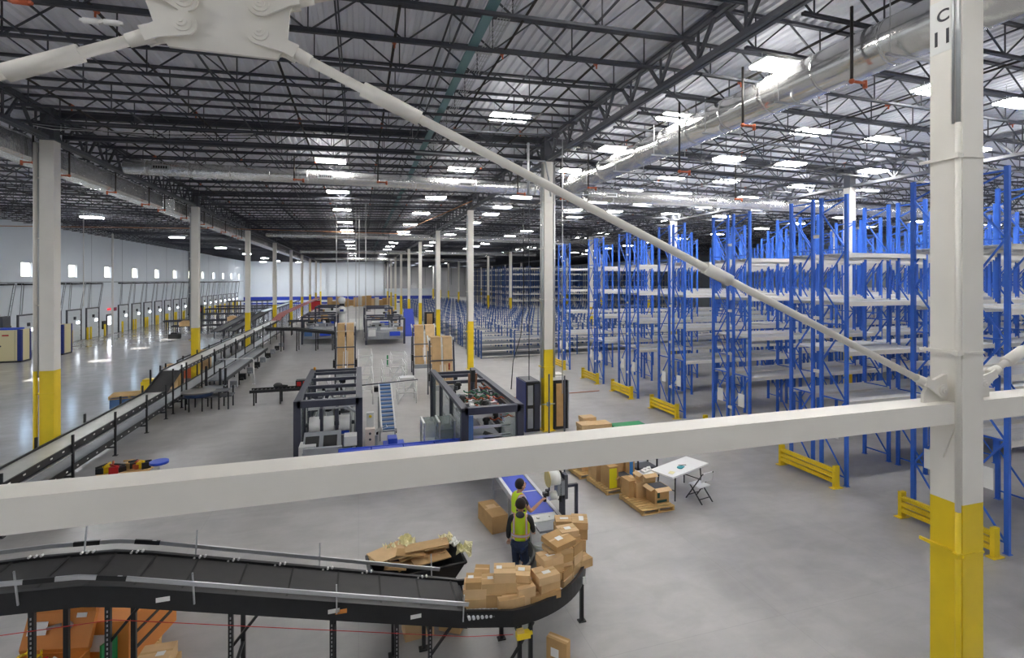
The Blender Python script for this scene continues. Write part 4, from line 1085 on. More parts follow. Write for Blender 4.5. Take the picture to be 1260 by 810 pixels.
# pallet with tools and blue stool
pallet(-7.15, 19.05, 1.35, .8, 3, 'small wooden pallet of parts just above the cross beam at left')
rnd = random.Random(3)
for i in range(10):
    c_ = (black, yellow, orange_c, red, black, wood, black, orange_c, yellow, black)[i]
    x = -7.75+i*.13; y = 19.05+rnd.uniform(-.2, .25)
    m = M().box(-.1, .1, -.12, .12, 0, .12+rnd.uniform(0, .1)).cyl((-.1, -.1, .2), (.12, .12, .24), .03, 8)
    tag(m.build('loose_part', c_, None, (x, y, .136), R(i*33)), '%s loose machine part from the left on the small pallet' % nth(i+1), 'machine part', 'parts on the small pallet')
t = thing('blue_stool', 'low round blue topped stool right of the small parts pallet', 'stool', (-6.02, 18.5, 0))
M().cyl((0,0,.42), (0,0,.5), .26, 24).build('seat', bluepl, t); M().cyl((0,0,.1), (0,0,.42), .04, 10).build('pillar', galv, t)
for a_ in range(5): M().bar((0,0,.12), (.22*math.cos(a_*1.257), .22*math.sin(a_*1.257), .04), .03).build('leg', black, t)

# ---------------------------------------------------------------- distant conveyors on the dock side
def simple_conv(lab, x, y, L_, w_, z, rz, mt=greym, legs=6, z2=None, name='dock_conveyor', frame=steel_dk):
    t = thing(name, lab, 'conveyor', (x, y, 0), R(rz)); z2 = z if z2 is None else z2
    M().bar((0, 0, z), (L_, 0, z2), w_-.1, .05).build('belt', mt, t)
    M().bar((0, -w_/2, z), (L_, -w_/2, z2), .06, .2).bar((0, w_/2, z), (L_, w_/2, z2), .06, .2).build('side_frame', frame, t)
    for k in range(legs):
        f = (k+.3)/legs
        for s in (-1, 1): M().box(L_*f-.05, L_*f+.05, s*w_/2-.04, s*w_/2+.04, 0, z+(z2-z)*f-.05).build('leg', frame, t)
    return t
simple_conv('long grey dock conveyor across the left floor, nearest of the far ones', -23, 72.3, 9.5, 1.0, 1.15, 4, mat('belt_blue_grey', (120, 140, 160), .4), 8)
simple_conv('second long grey dock conveyor behind the nearest, left floor', -22.5, 80, 8.8, 1.0, 1.5, 0, mat('belt_blue_grey', (120, 140, 160), .4), 8)
simple_conv('pale dock conveyor low on the left floor', -21, 68.5, 8, .9, .8, 6, beltgrey, 5)
simple_conv('grey dock conveyor farthest back across the left floor', -23, 90, 9, 1.2, 1.7, 0, beltgrey, 7)
simple_conv('white topped dock conveyor at the far left corner', -24, 101, 10, 1.4, 1.6, 0, whitem, 7)
simple_conv('dark inclined chute conveyor behind the third left column, left one', -14.4, 60, 9, .9, .8, 78, blackr, 4, 2.3)
simple_conv('dark inclined chute conveyor behind the third left column, right one', -13.0, 60, 9, .9, .8, 78, blackr, 4, 2.3)
simple_conv('low grey conveyor running along beside the far left columns', -10.9, 38, 24, .9, .9, 90, greym, 10)
simple_conv('pale conveyor parallel to the far left columns', -12.9, 74, 46, 1.2, 1.8, 90, mat('belt_blue_grey', (120, 140, 160), .4), 12)
simple_conv('far grey conveyor left of the red box', -25, 113, 8, 1.0, 2.0, 20, greym, 8)
for i, (px, Y, z, mt_, lab) in enumerate(((228, 66, 1.0, card, 'tan carton on the dock conveyor left of the third column'), (215, 62, 0, black, 'dark machine block at the left end of the dock conveyors'), (286, 70, 1.2, card, 'tan carton on the dock conveyor right of the second left column'))):
    p = atY(px, 345, Y)
    tag(M().box(-.5,.5,-.4,.4,0,.5).box(-.3,.3,-.3,.3,.5,.62).build('carton' if mt_ is card else 'machine_block', mt_, None, (p.x, Y, z)), lab, 'box')
t = thing('white_kiosk', 'dark operator cabinet at the dock wall left of the second left column', 'cabinet', (-24.5, 92.5, 0))
M().box(-.5,.5,-.4,.4,0,2.2).build('cabinet_body', black, t); M().box(-.3,.3,-.42,-.4,1.2,1.8).build('screen', red, t)
t = thing('red_box_unit', 'red box standing near the far end of the left column row', 'cabinet', (-8.9, 118, 0))
M().box(-.9,.9,-.6,.6,0,1.7).build('box_body', red, t); M().box(-.95,.95,-.65,.65,1.7,1.85).build('lid', black, t)
# beige cabinets by the dock doors
for i, (x, y, w_, d_, h_, lab) in enumerate(((-25.7, 47.4, 2.5, 1.2, 2.45, 'large beige compressor cabinet with dark ends at the far left'), (-24.1, 51.0, 1.2, 1.4, 2.5, 'beige cabinet behind the large one, beside the first left column'))):
    t = thing('beige_cabinet', lab, 'cabinet', (x, y+d_/2, 0))
    M().box(-w_/2, w_/2, -d_/2, d_/2, .12, h_).build('cabinet_body', beige, t)
    M().box(-w_/2-.02, w_/2+.02, -d_/2-.02, d_/2+.02, 0, .12).build('plinth', black, t)
    M().box(w_/2-.22, w_/2+.02, -d_/2-.02, -d_/2+.2, .12, h_+.02).build('corner_trim', navy, t)
    M().box(w_/2, w_/2+.03, d_/2-.15, d_/2+.01, .12, h_+.02).build('corner_trim', navy, t)
    for k in (-.3, .35): M().box(k*w_-.005, k*w_+.005, -d_/2-.01, -d_/2, .15, h_-.05).build('door_seam', steel_dk, t)
    M().box(-.1, .05, -d_/2-.05, -d_/2, 1.2, 1.3).build('handle', steel_dk, t)
    if i == 0: M().box(.1, .5, -d_/2-.01, -d_/2, 2.0, 2.1).build('badge', red, t); M().box(-1.2, .9, -.55, .5, h_, h_+.12).build('top_cover', bluepl, t)
tag(M().box(-.6,.6,-.5,.5,0,2.6).box(-.55,.55,-.45,.45,2.6,3.3).build('grey_tank', steel_dk2, None, (-27.0, 49.5, 0)), 'dark grey tall unit by the wall behind the beige cabinet', 'tank')
pallet(-9.95, 27.2, 1.5, 1.1, 10, 'wooden pallet stood behind the conveyor incline', name='wooden_pallet', z=0.9)
tag(M().box(-.7,.7,-.5,.5,0,.9).build('carton_block', steelblue, None, (-9.95, 27.2, 0), R(10)), 'blue grey crate under the pallet behind the incline', 'crate')
for i in range(4):
    tag(M().box(-.35,.35,-.3,.3,0,1.0+.25*(i % 2)).box(-.3,.3,-.25,.25,1.0+.25*(i % 2),1.1+.25*(i % 2)).build('orange_bin', (yellow, card, orange_c, card3)[i], None, (-10.3, 30.5+i*3.2, 0)), 'bin standing behind the long conveyor near the second left column, %s from the near side' % nth(i+1), 'bin', 'bins behind the long conveyor')

# ---------------------------------------------------------------- packing machines
def frame_machine(x0, x1, y0, y1, h, lab, bars, tb=.11):
    t = thing('packing_machine', lab, 'machine', ((x0+x1)/2, (y0+y1)/2, 0))
    w_, d_ = (x1-x0)/2, (y1-y0)/2
    for sx_ in (-1, 1):
        for yy in (-d_, -d_/3, d_/3, d_):
            b = tb if abs(yy) == d_ else tb*.6
            M().box(sx_*w_-b, sx_*w_+b, yy-b, yy+b, 0, h-.06).build('frame_post', charcoal, t)
        M().box(sx_*w_-tb, sx_*w_+tb, -d_-tb, d_+tb, h-.12, h).build('top_rail', charcoal, t)
        M().box(sx_*w_-tb*.7, sx_*w_+tb*.7, -d_, d_, .1, .2).build('bottom_rail', charcoal, t)
    for yy in bars: M().box(-w_, w_, yy-.07, yy+.07, h-.13, h-.01).build('cross_rail', charcoal, t)
    M().box(-w_, w_, -d_-tb, -d_+tb, h-.22, h).build('front_header', charcoal, t)
    for k in range(3):
        ya, yb = -d_+2*d_*k/3+.13, -d_+2*d_*(k+1)/3-.13
        for sx_ in (-1, 1): M().box(sx_*w_-.01, sx_*w_+.01, ya, yb, .25, h-.15).build('side_window', glassy, t)
    return t
H1 = 2.24
# left machine
t = frame_machine(-1.92, .02, 17.9, 24.1, H1, 'large charcoal framed packing machine left of the blue incline belt', (-1.9, -.6, .9, 2.3, 3.0))
M().box(-.75, .75, -2.6, 2.8, .3, .85).build('machine_bed', greym, t)
for i, (a_, b_, z) in enumerate(((-2.4, -2.0, 1.85), (-1.5, -1.1, 1.8), (1.5, 1.9, 1.7))): M().box(-.7, .75, a_, b_, z-.12, z).build('white_cover', whitem, t)
for x in (-.45, .0, .5): M().cyl((x-.17, -2.85, 1.35), (x+.17, -2.85, 1.35), .26, 24).build('film_roll', paper, t)
M().cyl((-.75, -2.85, 1.35), (.85, -2.85, 1.35), .07, 12).build('roll_shaft', steel_dk2, t)
for x in (-.25, .25): M().box(x-.05, x+.05, -3.0, -2.6, .8, 1.9).build('roll_bracket', charcoal, t)
M().box(-.6, .65, -2.95, -2.75, 1.0, 1.1).build('blue_bar', bluepl, t)
rnd = random.Random(5)
for k in range(26): M().cbox((rnd.uniform(-.7, .7), rnd.uniform(-2.2, 2.8), rnd.uniform(.9, 1.75)), (rnd.uniform(.08, .3), rnd.uniform(.08, .3), rnd.uniform(.1, .35)), rnd.uniform(0, 3)).build('mechanism', (black, steel_dk2, black, whitem, charcoal)[k % 5], t)
m = M()
for k in range(14): m.cyl((rnd.uniform(-.7, .7), rnd.uniform(-2.2, 2.6), 1.0), (rnd.uniform(-.7, .7), rnd.uniform(-2.2, 2.6), 1.9), .03, 6)
m.build('pneumatic_tubes', galv, t)
f = M().extrude([(-.75, -4.0, .7), (-.75, -3.15, 1.2), (-.75, -3.1, .7)], (1.15, 0, 0)).build('operator_hood', greym, t, label='sloped grey hood at the front')
for k in range(2): M().cbox((-.48+k*.55, -3.58, .965), (.42, .55, .02), rx=R(30)).build('hood_window', black, f)
M().box(-.85, -.35, -3.9, -3.3, .1, .95).build('control_cabinet', whitem, t); M().box(-.7, .45, -4.15, -4.0, .3, .95).build('front_panel', greym, t)
M().box(.5, .9, -3.7, -3.2, .8, 1.1).build('white_cover', whitem, t)
m = M(); m.cyl((.2,-3.0,1.9), (.9,-2.8,1.9), .03, 8).tube([(.6,-2.9,1.9), (.85,-2.9,1.7), (.85,-2.9,1.0)], .04, 8).tube([(.4,-2.9,1.9), (.7,-2.9,1.75), (.7,-2.9,1.0)], .03, 8); m.build('pipe_work', alu, t)
bc = M().cyl((-.9, 2.9, H1), (-.9, 2.9, H1+.12), .05, 10); bc.build('beacon', mat('beacon_amber', (240, 170, 60), .3), t)
t1 = t
# right machine
t = frame_machine(3.15, 4.95, 15.45, 22.4, H1, 'large charcoal framed machine with open top right of the blue incline belt', (2.2, 2.9, .9))
M().box(-.7, .7, -2.9, 2.8, .3, .8).build('machine_bed', greym, t)
rnd = random.Random(9)
cols = [('motor', black), ('cable_bundle', orange_c), ('white_cover', whitem), ('bracket', steel_dk2), ('cable_bundle', mat('wire_green', (60, 120, 90), .5)), ('bracket', alu)]
for k in range(96):
    nm, mt_ = cols[k % 6]; x, y, z = rnd.uniform(-.6, .65), rnd.uniform(-2.6, .4), rnd.uniform(1.5, 2.2)
    m = M()
    if nm == 'cable_bundle': m.tube([(x+q*.09, y+.12*math.sin(q*1.3), z+.06*math.cos(q*2)) for q in range(6)], .025, 6)
    elif nm == 'motor': m.cyl((x, y, z-.16), (x, y, z+.1), .09, 12).cyl((x-.12, y, z), (x+.12, y, z), .05, 10)
    else: m.cbox((x, y, z-.1), (rnd.uniform(.1, .3), rnd.uniform(.06, .16), rnd.uniform(.08, .25)), rnd.uniform(0, 1.6))
    m.build(nm, mt_, t)
for x in (-.55, -.2, .25, .6): M().box(x-.03, x+.03, -2.8, 2.0, 1.35, 1.45).build('guide_rail', alu, t)
for k, y in enumerate((-2.4, -1.3, -.3)): M().box(-.75, .75, y-.05, y+.05, 1.6, 1.72).build('gantry_bar', (whitem, steel_dk2, whitem)[k], t)
M().box(.0, .07, .15, .25, 1.2, 2.6).box(.26, .34, .15, .25, 1.6, 2.6).build('gantry_post', mat('chain_brown', (140, 92, 66), .5), t, label='orange brown upright chain track')
M().box(.1, .24, .05, .35, 2.3, 2.75).build('gantry_motor', black, t)
M().bar((.72, -3.0, 2.05), (.72, .9, 2.1), .12, .1).build('cable_chain', black, t, label='black cable chain along the right rail')
M().bar((.5, -3.0, 1.95), (.45, -1.0, 1.98), .08).build('orange_cable', orange_c, t)
for z in (.9, 1.2, 1.5): M().box(-.6, .65, -3.3, -3.22, z, z+.07).build('front_bar', alu if z > 1 else whitem, t)
M().box(-.8, -.6, -3.4, -3.1, .3, 1.95).build('pillar_cover', steelblue, t)
M().box(.35, .8, -3.38, -3.3, .3, 1.8).build('front_window', glassy, t)
M().cyl((-.2, -3.15, 1.25), (.45, -3.15, 1.0), .12, 14).build('drive_roller', black, t)
M().box(-.9, .9, -3.5, -3.46, .2, .35).build('toe_board', charcoal, t)
M().box(-.95, -.85, -3.65, -3.55, .9, 1.1).build('warning_box', yellow, t)
M().cyl((-.2, 3.3, H1), (-.2, 3.3, H1+.14), .04, 10).cyl((-.2, 3.3, H1+.14), (-.2, 3.3, H1+.3), .045, 10).build('stack_light', orange_c, t)
tag(M().box(-.1,.1,-.5,.5,0,.9).box(-.12,.12,-.55,.55,.85,.95).build('blue_guard', bluepl, None, (5.35, 19.8, .6), R(12)), 'bright blue plastic guard beyond the right machine', 'guard')
tag(M().box(-.12,.12,-.5,.5,0,.6).build('guard_base', charcoal, None, (5.35, 19.8, 0), R(12)), 'dark base below the bright blue guard beyond the right machine', 'base')

# upright cardboard magazines behind the machines
def magazine(x, y, w_, h, lab, d_=1.2, lean=.5):
    t = thing('carton_magazine', lab, 'machine', (x, y, 0))
    for i in range(2):
        xa = -w_/2+.05+i*w_*.52
        M().extrude([(xa, -.1, .7), (xa, .05, .7), (xa, lean+.05, h), (xa, lean-.1, h)], (w_*.42, 0, 0)).build('carton_sheets', card3 if i else card, t, label='upright stack of flat brown sheets')
        M().box(xa, xa+w_*.42, lean-.1, lean+.7, h-.03, h).build('carton_sheets', card3, t)
    for sx_ in (-1, 1):
        M().bar((sx_*(w_/2+.06), -.15, 0), (sx_*(w_/2+.06), lean-.1, h-.1), .08).build('side_post', steel_dk if sx_ < 0 else charcoal, t)
        M().bar((sx_*(w_/2+.06), lean-.15, h-.45), (sx_*(w_/2+.06), lean+.8, h), .08).bar((sx_*(w_/2+.06), lean-.12, h-.5), (sx_*(w_/2+.06), lean-.12, h), .06).build('white_bracket', white_p, t)
        M().bar((sx_*(w_/2+.06), 1.0, 0), (sx_*(w_/2+.06), 1.0, h*.75), .07).build('rear_post', steel_dk2, t)
        M().box(sx_*(w_/2+.12)-.06, sx_*(w_/2+.12)+.06, -.2, .3, h*.3, h*.42).build('actuator', black, t)
    for z in (1.2, h*.62): M().bar((-w_/2-.1, lean*z/h-.2, z), (w_/2+.1, lean*z/h-.2, z), .06).build('retaining_bar', steel_dk2, t)
    M().bar((-w_/2-.08, lean-.15, h-.45), (w_/2+.08, lean-.15, h-.45), .05).build('white_bar', white_p, t)
    for q in (-.12, .12): M().bar((q, -.22, 1.0), (q+.02, lean*.5-.15, h*.55), .03).build('guide_strip', white_p, t)
    M().box(-w_/2, w_/2, -.3, 1.1, .45, .7).build('machine_bed', greym, t)
    return t
magazine(4.25, 26.6, 1.15, 3.15, 'nearer carton magazine behind the right machine, brown sheets on edge')
magazine(4.2, 33.6, 1.4, 3.2, 'farther carton magazine behind the right machine, paired brown sheets')
magazine(-.75, 31.5, 1.0, 3.6, 'tall carton magazine behind the left machine with white bracket')
# walkway guards and white frames between
def pipe_rack(x, y, w_, d_, h, lab, shelves=2):
    t = thing('white_frame_cart', lab, 'frame', (x, y, 0))
    for sx_ in (-1, 1):
        for sy_ in (-1, 1): M().cyl((sx_*w_/2, sy_*d_/2, 0), (sx_*w_/2, sy_*d_/2, h), .025, 6).build('leg', white_p, t)
    for z in [h*(k+1)/shelves for k in range(shelves)]:
        m = M()
        for sx_ in (-1, 1): m.bar((sx_*w_/2, -d_/2, z), (sx_*w_/2, d_/2, z), .04); m.bar((-w_/2, sx_*d_/2, z), (w_/2, sx_*d_/2, z), .04)
        m.build('rail', white_p, t)
    M().bar((-w_/2, -d_/2, .1), (w_/2, d_/2, h*.8), .03).build('diagonal_brace', galv, t)
    return t
pipe_rack(2.35, 26.4, .9, 1.2, 1.1, 'white tube frame table left of the nearer carton magazine')
tag(M().box(-.4,.4,-.5,.5,0,.03).box(-.36,.36,-.5,.1,.03,.16).build('white_slab', whitem, None, (2.35, 26.4, 1.13)), 'flat white panel on the white tube frame table', 'panel')
pipe_rack(1.9, 29.8, 1.2, 2.2, 1.5, 'white tube guard frame in the aisle before the farther magazine', 3)
pipe_rack(2.4, 32.5, .9, 1.8, 1.6, 'white tube guard frame farther back in the machine aisle', 3)
pipe_rack(.35, 27.5, .7, 2.6, 1.5, 'white tube guard frame behind the left machine, right side', 2)
pipe_rack(.4, 33.0, .8, 3.0, 1.7, 'white tube guard frame along the left magazine', 3)
pipe_rack(-1.7, 26.5, .6, 1.8, 1.4, 'white tube stair frame behind the left machine, left side', 2)
# cleated blue incline conveyor
t = thing('cleated_incline', 'grey blue cleated incline belt conveyor standing between the two machines', 'conveyor', (1.08, 21.0, 0))
A_, B_ = (0, -1.55, .55), (0, 1.35, 1.75)
M().bar(A_, B_, .44, .05).build('belt', greym, t)
for k in range(12):
    f = (k+.4)/12; M().cbox((0, A_[1]+(B_[1]-A_[1])*f, A_[2]+(B_[2]-A_[2])*f+.05), (.44, .1, .05), rx=R(22)).build('cleat', steelblue, t)
for s in (-1, 1):
    M().bar((s*.25, A_[1], A_[2]+.03), (s*.25, B_[1], B_[2]+.03), .06, .14).build('side_rail', whitem, t)
    M().box(s*.28-.03, s*.28+.03, .5, .56, 0, 1.4).build('leg', galv, t); M().box(s*.28-.03, s*.28+.03, -.9, -.84, 0, .75).build('leg', galv, t)
    M().cyl((s*.36-.04, .0, .1), (s*.36+.04, .0, .1), .1, 14).build('wheel', black, t)
M().bar((-.32, .5, .3), (.32, .5, .3), .05).build('cross_brace', galv, t)
M().box(-.45, -.28, 1.0, 1.3, 1.5, 1.7).build('drive_motor', black, t)
t = thing('transfer_ramp', 'small tilted blue belt section left of the cleated incline', 'conveyor', (.62, 19.2, 0), R(-35))
M().bar((-.35, 0, .5), (.35, 0, .85), .26, .05).build('belt', steelblue, t); M().bar((-.35, -.15, .5), (.35, -.15, .85), .04, .1).bar((-.35, .15, .5), (.35, .15, .85), .04, .1).build('side_rail', whitem, t)
M().box(-.2, .0, -.1, .1, 0, .5).build('pedestal', greym, t)
t = thing('control_pod', 'pale control pod with two dials beside the left machine', 'control box', (.38, 18.1, 0))
M().box(-.16, .16, -.12, .12, 0, 1.1).build('pod_body', mat('pod_cream', (220, 208, 200), .5), t)
for z in (.95, .75): M().cyl((0, -.12, z), (0, -.15, z), .04, 12).build('dial', steel_dk, t)
tag(M().box(-.12,.12,-.1,.1,0,1.5).use(1).cyl((0,-.1,1.38), (0,-.14,1.38), .05, 14).build('stop_button_post', [whitem, yellow], None, (.4, 18.7, 0)), 'white post with a yellow round button beside the left machine', 'control box')
t = thing('blue_scissor_unit', 'bright blue moulded unit in front of the cleated incline', 'machine', (1.2, 18.5, 0))
M().box(-.36, .36, -.25, .25, .25, .42).box(-.2, .12, -.2, .3, .42, .6).build('blue_cover', bluepl, t)
M().box(-.3, .3, -.35, .15, 0, .25).cyl((.1, -.3, .3), (.5, -.3, .3), .12, 14).build('base_block', mat('unit_blue', (60, 110, 190), .4), t)
# blue conveyor across the front of both machines
t = thing('blue_cross_conveyor', 'long blue belt conveyor passing in front of both machines', 'conveyor', (-.6, 16.2, 0))
for k in range(4):
    M().box(.02+k*.98, .97+k*.98, -.3, .3, .9, .95).build('belt', bluebelt, t)
    for yy in (-.25, .25): M().box(.05+k*.98, .11+k*.98, yy-.03, yy+.03, 0, .9).build('leg', charcoal, t)
M().box(0, 3.95, -.36, -.3, .82, .97).box(0, 3.95, .3, .36, .82, .97).build('side_rail', bluepl, t)
t = thing('clear_guard_box', 'clear acrylic guard box over the blue belt left of the right machine', 'guard', (2.55, 17.0, 0))
for sx_ in (-.5, 0, .5): M().box(sx_-.03, sx_+.03, -.45, -.4, 0, 1.55).box(sx_-.03, sx_+.03, .4, .45, 0, 1.55).box(sx_-.03, sx_+.03, -.42, .42, 1.5, 1.55).build('guard_post', alu, t)
M().box(-.5, .5, -.44, -.42, .8, 1.5).box(-.5, .5, .42, .44, .8, 1.5).box(-.5, .5, -.42, .42, 1.5, 1.52).build('clear_panel', glassy, t)
M().box(-.02, .46, -.3, .3, .95, 1.25).build('dark_unit', black, t)
tag(M().tube([(-.5,0,0), (7.6,.25,0)], .018, 6).build('floor_cable_cover', orange_c, None, (5.3, 25.4, .02)), 'thin orange brown cable lying across the floor toward the middle column', 'cable')
o = M().tube([(0,0,0), (2.3,.05,.1)], .025, 6).build('link_rod', steel_dk2, None, (.1, 21.6, 1.9)); tag(o, 'dark horizontal bar linking left machine and right machine above the incline', 'bar')
tag(M().box(-.05,.05,-.02,.02,0,.8).box(-.09,.09,-.09,.09,0,.03).build('green_marker', green, None, (2.0, 37.5, 0)), 'small green upright marker on the aisle floor between machines', 'marker')

# far machines
def far_machine(x, y, w_, d_, h, lab, side):
    t = thing('far_packing_machine', lab, 'machine', (x, y, 0))
    for sx_ in (-1, 1):
        for sy_ in (-1, 1): M().box(sx_*w_/2-.09, sx_*w_/2+.09, sy_*d_/2-.09, sy_*d_/2+.09, 0, h).build('frame_post', charcoal, t)
        M().box(sx_*w_/2-.09, sx_*w_/2+.09, -d_/2, d_/2, h-.15, h).build('top_rail', charcoal, t)
    for sy_ in (-1, 0, 1): M().box(-w_/2, w_/2, sy_*d_/2-.09, sy_*d_/2+.09, h-.15, h).build('cross_rail', charcoal, t)
    M().box(-w_/2+.1, w_/2-.1, -d_/2+.1, d_/2-.1, .5, 1.1).build('machine_bed', greym, t)
    M().box(-w_/2+.2, -w_/2+.9, -d_/2-.1, -d_/2+.6, .8, 1.5).build('control_cabinet', whitem if side else steelblue, t)
    M().box(w_/2-1.4, w_/2-.4, -d_/2-.1, -d_/2+.5, .8, 1.2).build('blue_tray', bluepl, t)
    rnd = random.Random(int(x*10+y))
    for k in range(16):
        M().cbox((rnd.uniform(-w_/2+.3, w_/2-.3), rnd.uniform(-d_/2+.3, d_/2-.3), rnd.uniform(1.2, h-.1)), (rnd.uniform(.15, .6), rnd.uniform(.15, .5), rnd.uniform(.1, .4)), rnd.uniform(0, 3)).build('mechanism', (black, greym, whitem, steel_dk2, card2)[k % 5], t)
    for k in range(3): M().box(-w_/2+.3, w_/2-.3, -d_/2+.02, -d_/2+.06, 1.35+k*.3, 1.42+k*.3).build('front_bar', greym, t)
far_machine(2.5, 53.5, 3.6, 6, 2.5, 'charcoal framed machine with blue tray farther back, right of the white robot', 1)
far_machine(-3.7, 56, 3.0, 7, 2.7, 'charcoal framed machine farther back at the end of the branch conveyor', 0)
far_machine(2.3, 66, 3.2, 6, 2.9, 'dark framed machine second back on the right of the machine aisle', 1)
far_machine(-3.5, 70, 3.2, 6, 2.9, 'dark framed machine second back on the left of the machine aisle', 0)
for i, (x, y, lab) in enumerate(((-.72, 60, 'light grey conveyor down the middle of the far machines, left one'), (.15, 60, 'light grey conveyor down the middle of the far machines, right one'))):
    simple_conv(lab, x, y-6, 16, .7, 1.1, 90, beltgrey, 5, name='aisle_conveyor', frame=galv)
t = thing('white_robot', 'white jointed robot column with round head above the far machines', 'robot', (-1.75, 58.6, 0))
M().box(-.4, .4, -.4, .4, 0, 1.3).build('pedestal', navy, t); M().cyl((0,0,1.3), (0,0,2.6), .3, 16).build('robot_body', whitem, t)
M().ball((0,0,2.9), .48, 14).build('shoulder', whitem, t); M().ball((0,0,4.0), .4, 14).cyl((0,0,3.1), (0,0,3.9), .15, 12).build('robot_head', whitem, t); M().box(-.2,.2,-.5,-.44,2.8,3.05).build('badge', navy, t); M().box(-.25,.25,-.25,.25,3.4,3.65).build('collar', black, t)
rnd = random.Random(12)
for i in range(16):
    x = -6.5+i*.98; y = 128+rnd.uniform(-3, 3); h = rnd.uniform(1.3, 2.6); w_ = rnd.uniform(.9, 1.3)
    m = M().box(-w_/2, w_/2, -.5, .5, .15, h).use(1).box(-w_/2, w_/2, -.5, .5, 0, .12)
    tag(m.build('carton_stack', [(card, card2, card3, whitem)[i % 4], wood], None, (x, y, 0)), 'stacked cartons on a pallet before the far white wall, %s from the left' % nth(i+1), 'cartons', 'far pallets of cartons')
for i in range(6):
    x = 5.0-rnd.uniform(0, 3.0); y = 70+i*5
    m = M().box(-.5, .5, -.5, .5, 0, 1.2).box(-.3, .4, -.3, .4, 1.2, 1.7)
    tag(m.build('equipment_box', (whitem, black, card3, greym, bluepl, whitem)[i], None, (4.9, y, 0)), 'equipment box along the far middle aisle, %s from the near end' % nth(i+1), 'equipment', 'equipment along the far aisle')
tag(M().extrude([(-.7,-.0,.2), (.7,-.0,.2), (.5,1.0,3.0), (-.5,1.0,3.0)], (0,.12,0)).box(-.7,.7,.0,1.1,0,.2).build('blue_chute', bluebelt, None, (5.4, 57, 0)), 'leaning bright blue slab at the right edge of the far machines', 'chute')
for i, (x, y, lab) in enumerate(((6.0, 64.5, 'dark cabinet left of the fourth middle column'), (8.6, 64.5, 'dark cabinet with tan panel right of the fourth middle column'))):
    t = thing('tall_cabinet', lab, 'cabinet', (x-.0, y, 0))
    M().box(-.6,.6,-.4,.4,0,2.2).build('cabinet_body', black, t); M().box(-.35,.35,-.43,-.4,.3,2.0).build('door_panel', whitem if i == 0 else card2, t)
M().box(-4.5, -1.5, -.2, .2, 0, 2.6)
for i, (px, lab) in enumerate(((352, 'dark framed station left of the red box'), (640, 'x'))):
    if i: break
simple_conv('grey overhead conveyor beyond the left of the far machines', -7.6, 62, 5, .9, 1.6, 0, blackr, 4, name='branch_table')

# navy cabinets beside the second middle column
t = thing('navy_cabinet', 'navy sided cabinet with dark glass front left of the second middle column', 'cabinet', (6.85, 20.15, 0))
M().box(-.32, .3, -.6, .6, 0, 2.02).build('cabinet_body', black, t); M().box(-.35, -.32, -.62, .62, 0, 2.04).build('side_panel', navy, t)
M().box(-.24, -.02, -.63, -.6, 1.1, 1.9).box(-.24, -.02, -.63, -.6, .15, .95).build('door_glass', greym, t)
M().box(.05, .27, -.63, -.6, .1, 1.95).build('door_panel', charcoal, t)
M().box(-.3, .28, -.58, .58, 2.02, 2.06).build('top_cover', steel_dk2, t)
t = thing('wood_door_cabinet', 'black cabinet with a tall wood panel right of the second middle column', 'cabinet', (8.06, 20.1, 0))
M().box(-.34, .34, -.5, .5, 0, 2.02).build('cabinet_body', black, t); M().box(-.18, .12, -.53, -.5, .12, 1.9).build('door_panel', card2, t)
M().box(-.3, .2, -.4, .4, 2.02, 2.16).box(-.1, .25, -.3, .3, 2.16, 2.24).build('top_box', paper, t)
M().box(.36, .4, -.5, -.46, 0, 2.0).build('side_post', galv, t)
t = thing('column_switch', 'small grey switch box strapped on the yellow base of the second middle column', 'switch', (7.45, 19.4, 1.05))
M().box(-.07, .07, -.06, 0.0, 0, .16).build('switch_body', greym, t); M().box(-.26, .3, -.01, .04, .05, .09).build('strap', galv, t)

# ---------------------------------------------------------------- pallets, boxes, table and chair at right
pallet(7.62, 12.3, 1.02, 1.15, 3, 'empty pale wooden pallet in front of the cardboard boxes')
pallet(7.35, 13.75, 1.1, 1.2, 4, 'wooden pallet loaded with open cardboard boxes')
pallet(7.05, 15.0, 1.0, 1.1, 4, 'wooden pallet farther back, partly hidden by the cross beam')
Z0 = .137
BX = [  # x y z w d h rot mat label
 (7.88, 12.15, Z0, .46, .4, .42, 3, card2, 'open carton with dark print at the right corner of the pale pallet'),
 (7.55, 12.62, Z0, .36, .4, .42, 3, card, 'carton behind the printed one on the pale pallet'),
 (7.3, 12.72, Z0, .2, .4, .46, 5, card2, 'narrow carton at the left of the pale pallet boxes'),
 (7.85, 12.7, Z0, .4, .36, .4, 0, card2, 'carton at the back right of the pale pallet'),
 (7.8, 12.62, Z0+.402, .42, .34, .22, 3, card3, 'small open carton with white papers on top at the pale pallet'),
 (7.12, 13.5, Z0, .3, .5, .62, 4, card2, 'carton with a yellow panel on the loaded pallet'),
 (7.5, 13.42, Z0, .42, .36, .3, 8, card, 'low open carton at the front of the loaded pallet'),
 (7.45, 13.9, Z0, .5, .44, .62, 3, card, 'large carton in the middle of the loaded pallet'),
 (7.86, 13.85, Z0, .32, .5, .8, 3, card2, 'tall carton with a blue label at the right of the loaded pallet'),
 (7.05, 14.1, Z0, .4, .5, .7, 4, card, 'carton at the back left of the loaded pallet'),
 (7.45, 14.25, Z0+.0, .5, .2, .75, 3, card2, 'carton at the very back of the loaded pallet'),
 (7.8, 13.8, Z0+.802, .4, .4, .3, 8, card2, 'carton with blue labels topmost on the loaded pallet'),
 (7.2, 14.05, Z0+.702, .6, .28, .12, -12, card3, 'flat carton lying across the loaded pallet top'),
 (7.0, 14.95, Z0, .5, .5, .3, 4, card3, 'folded carton on the pallet partly hidden by the beam'),
]
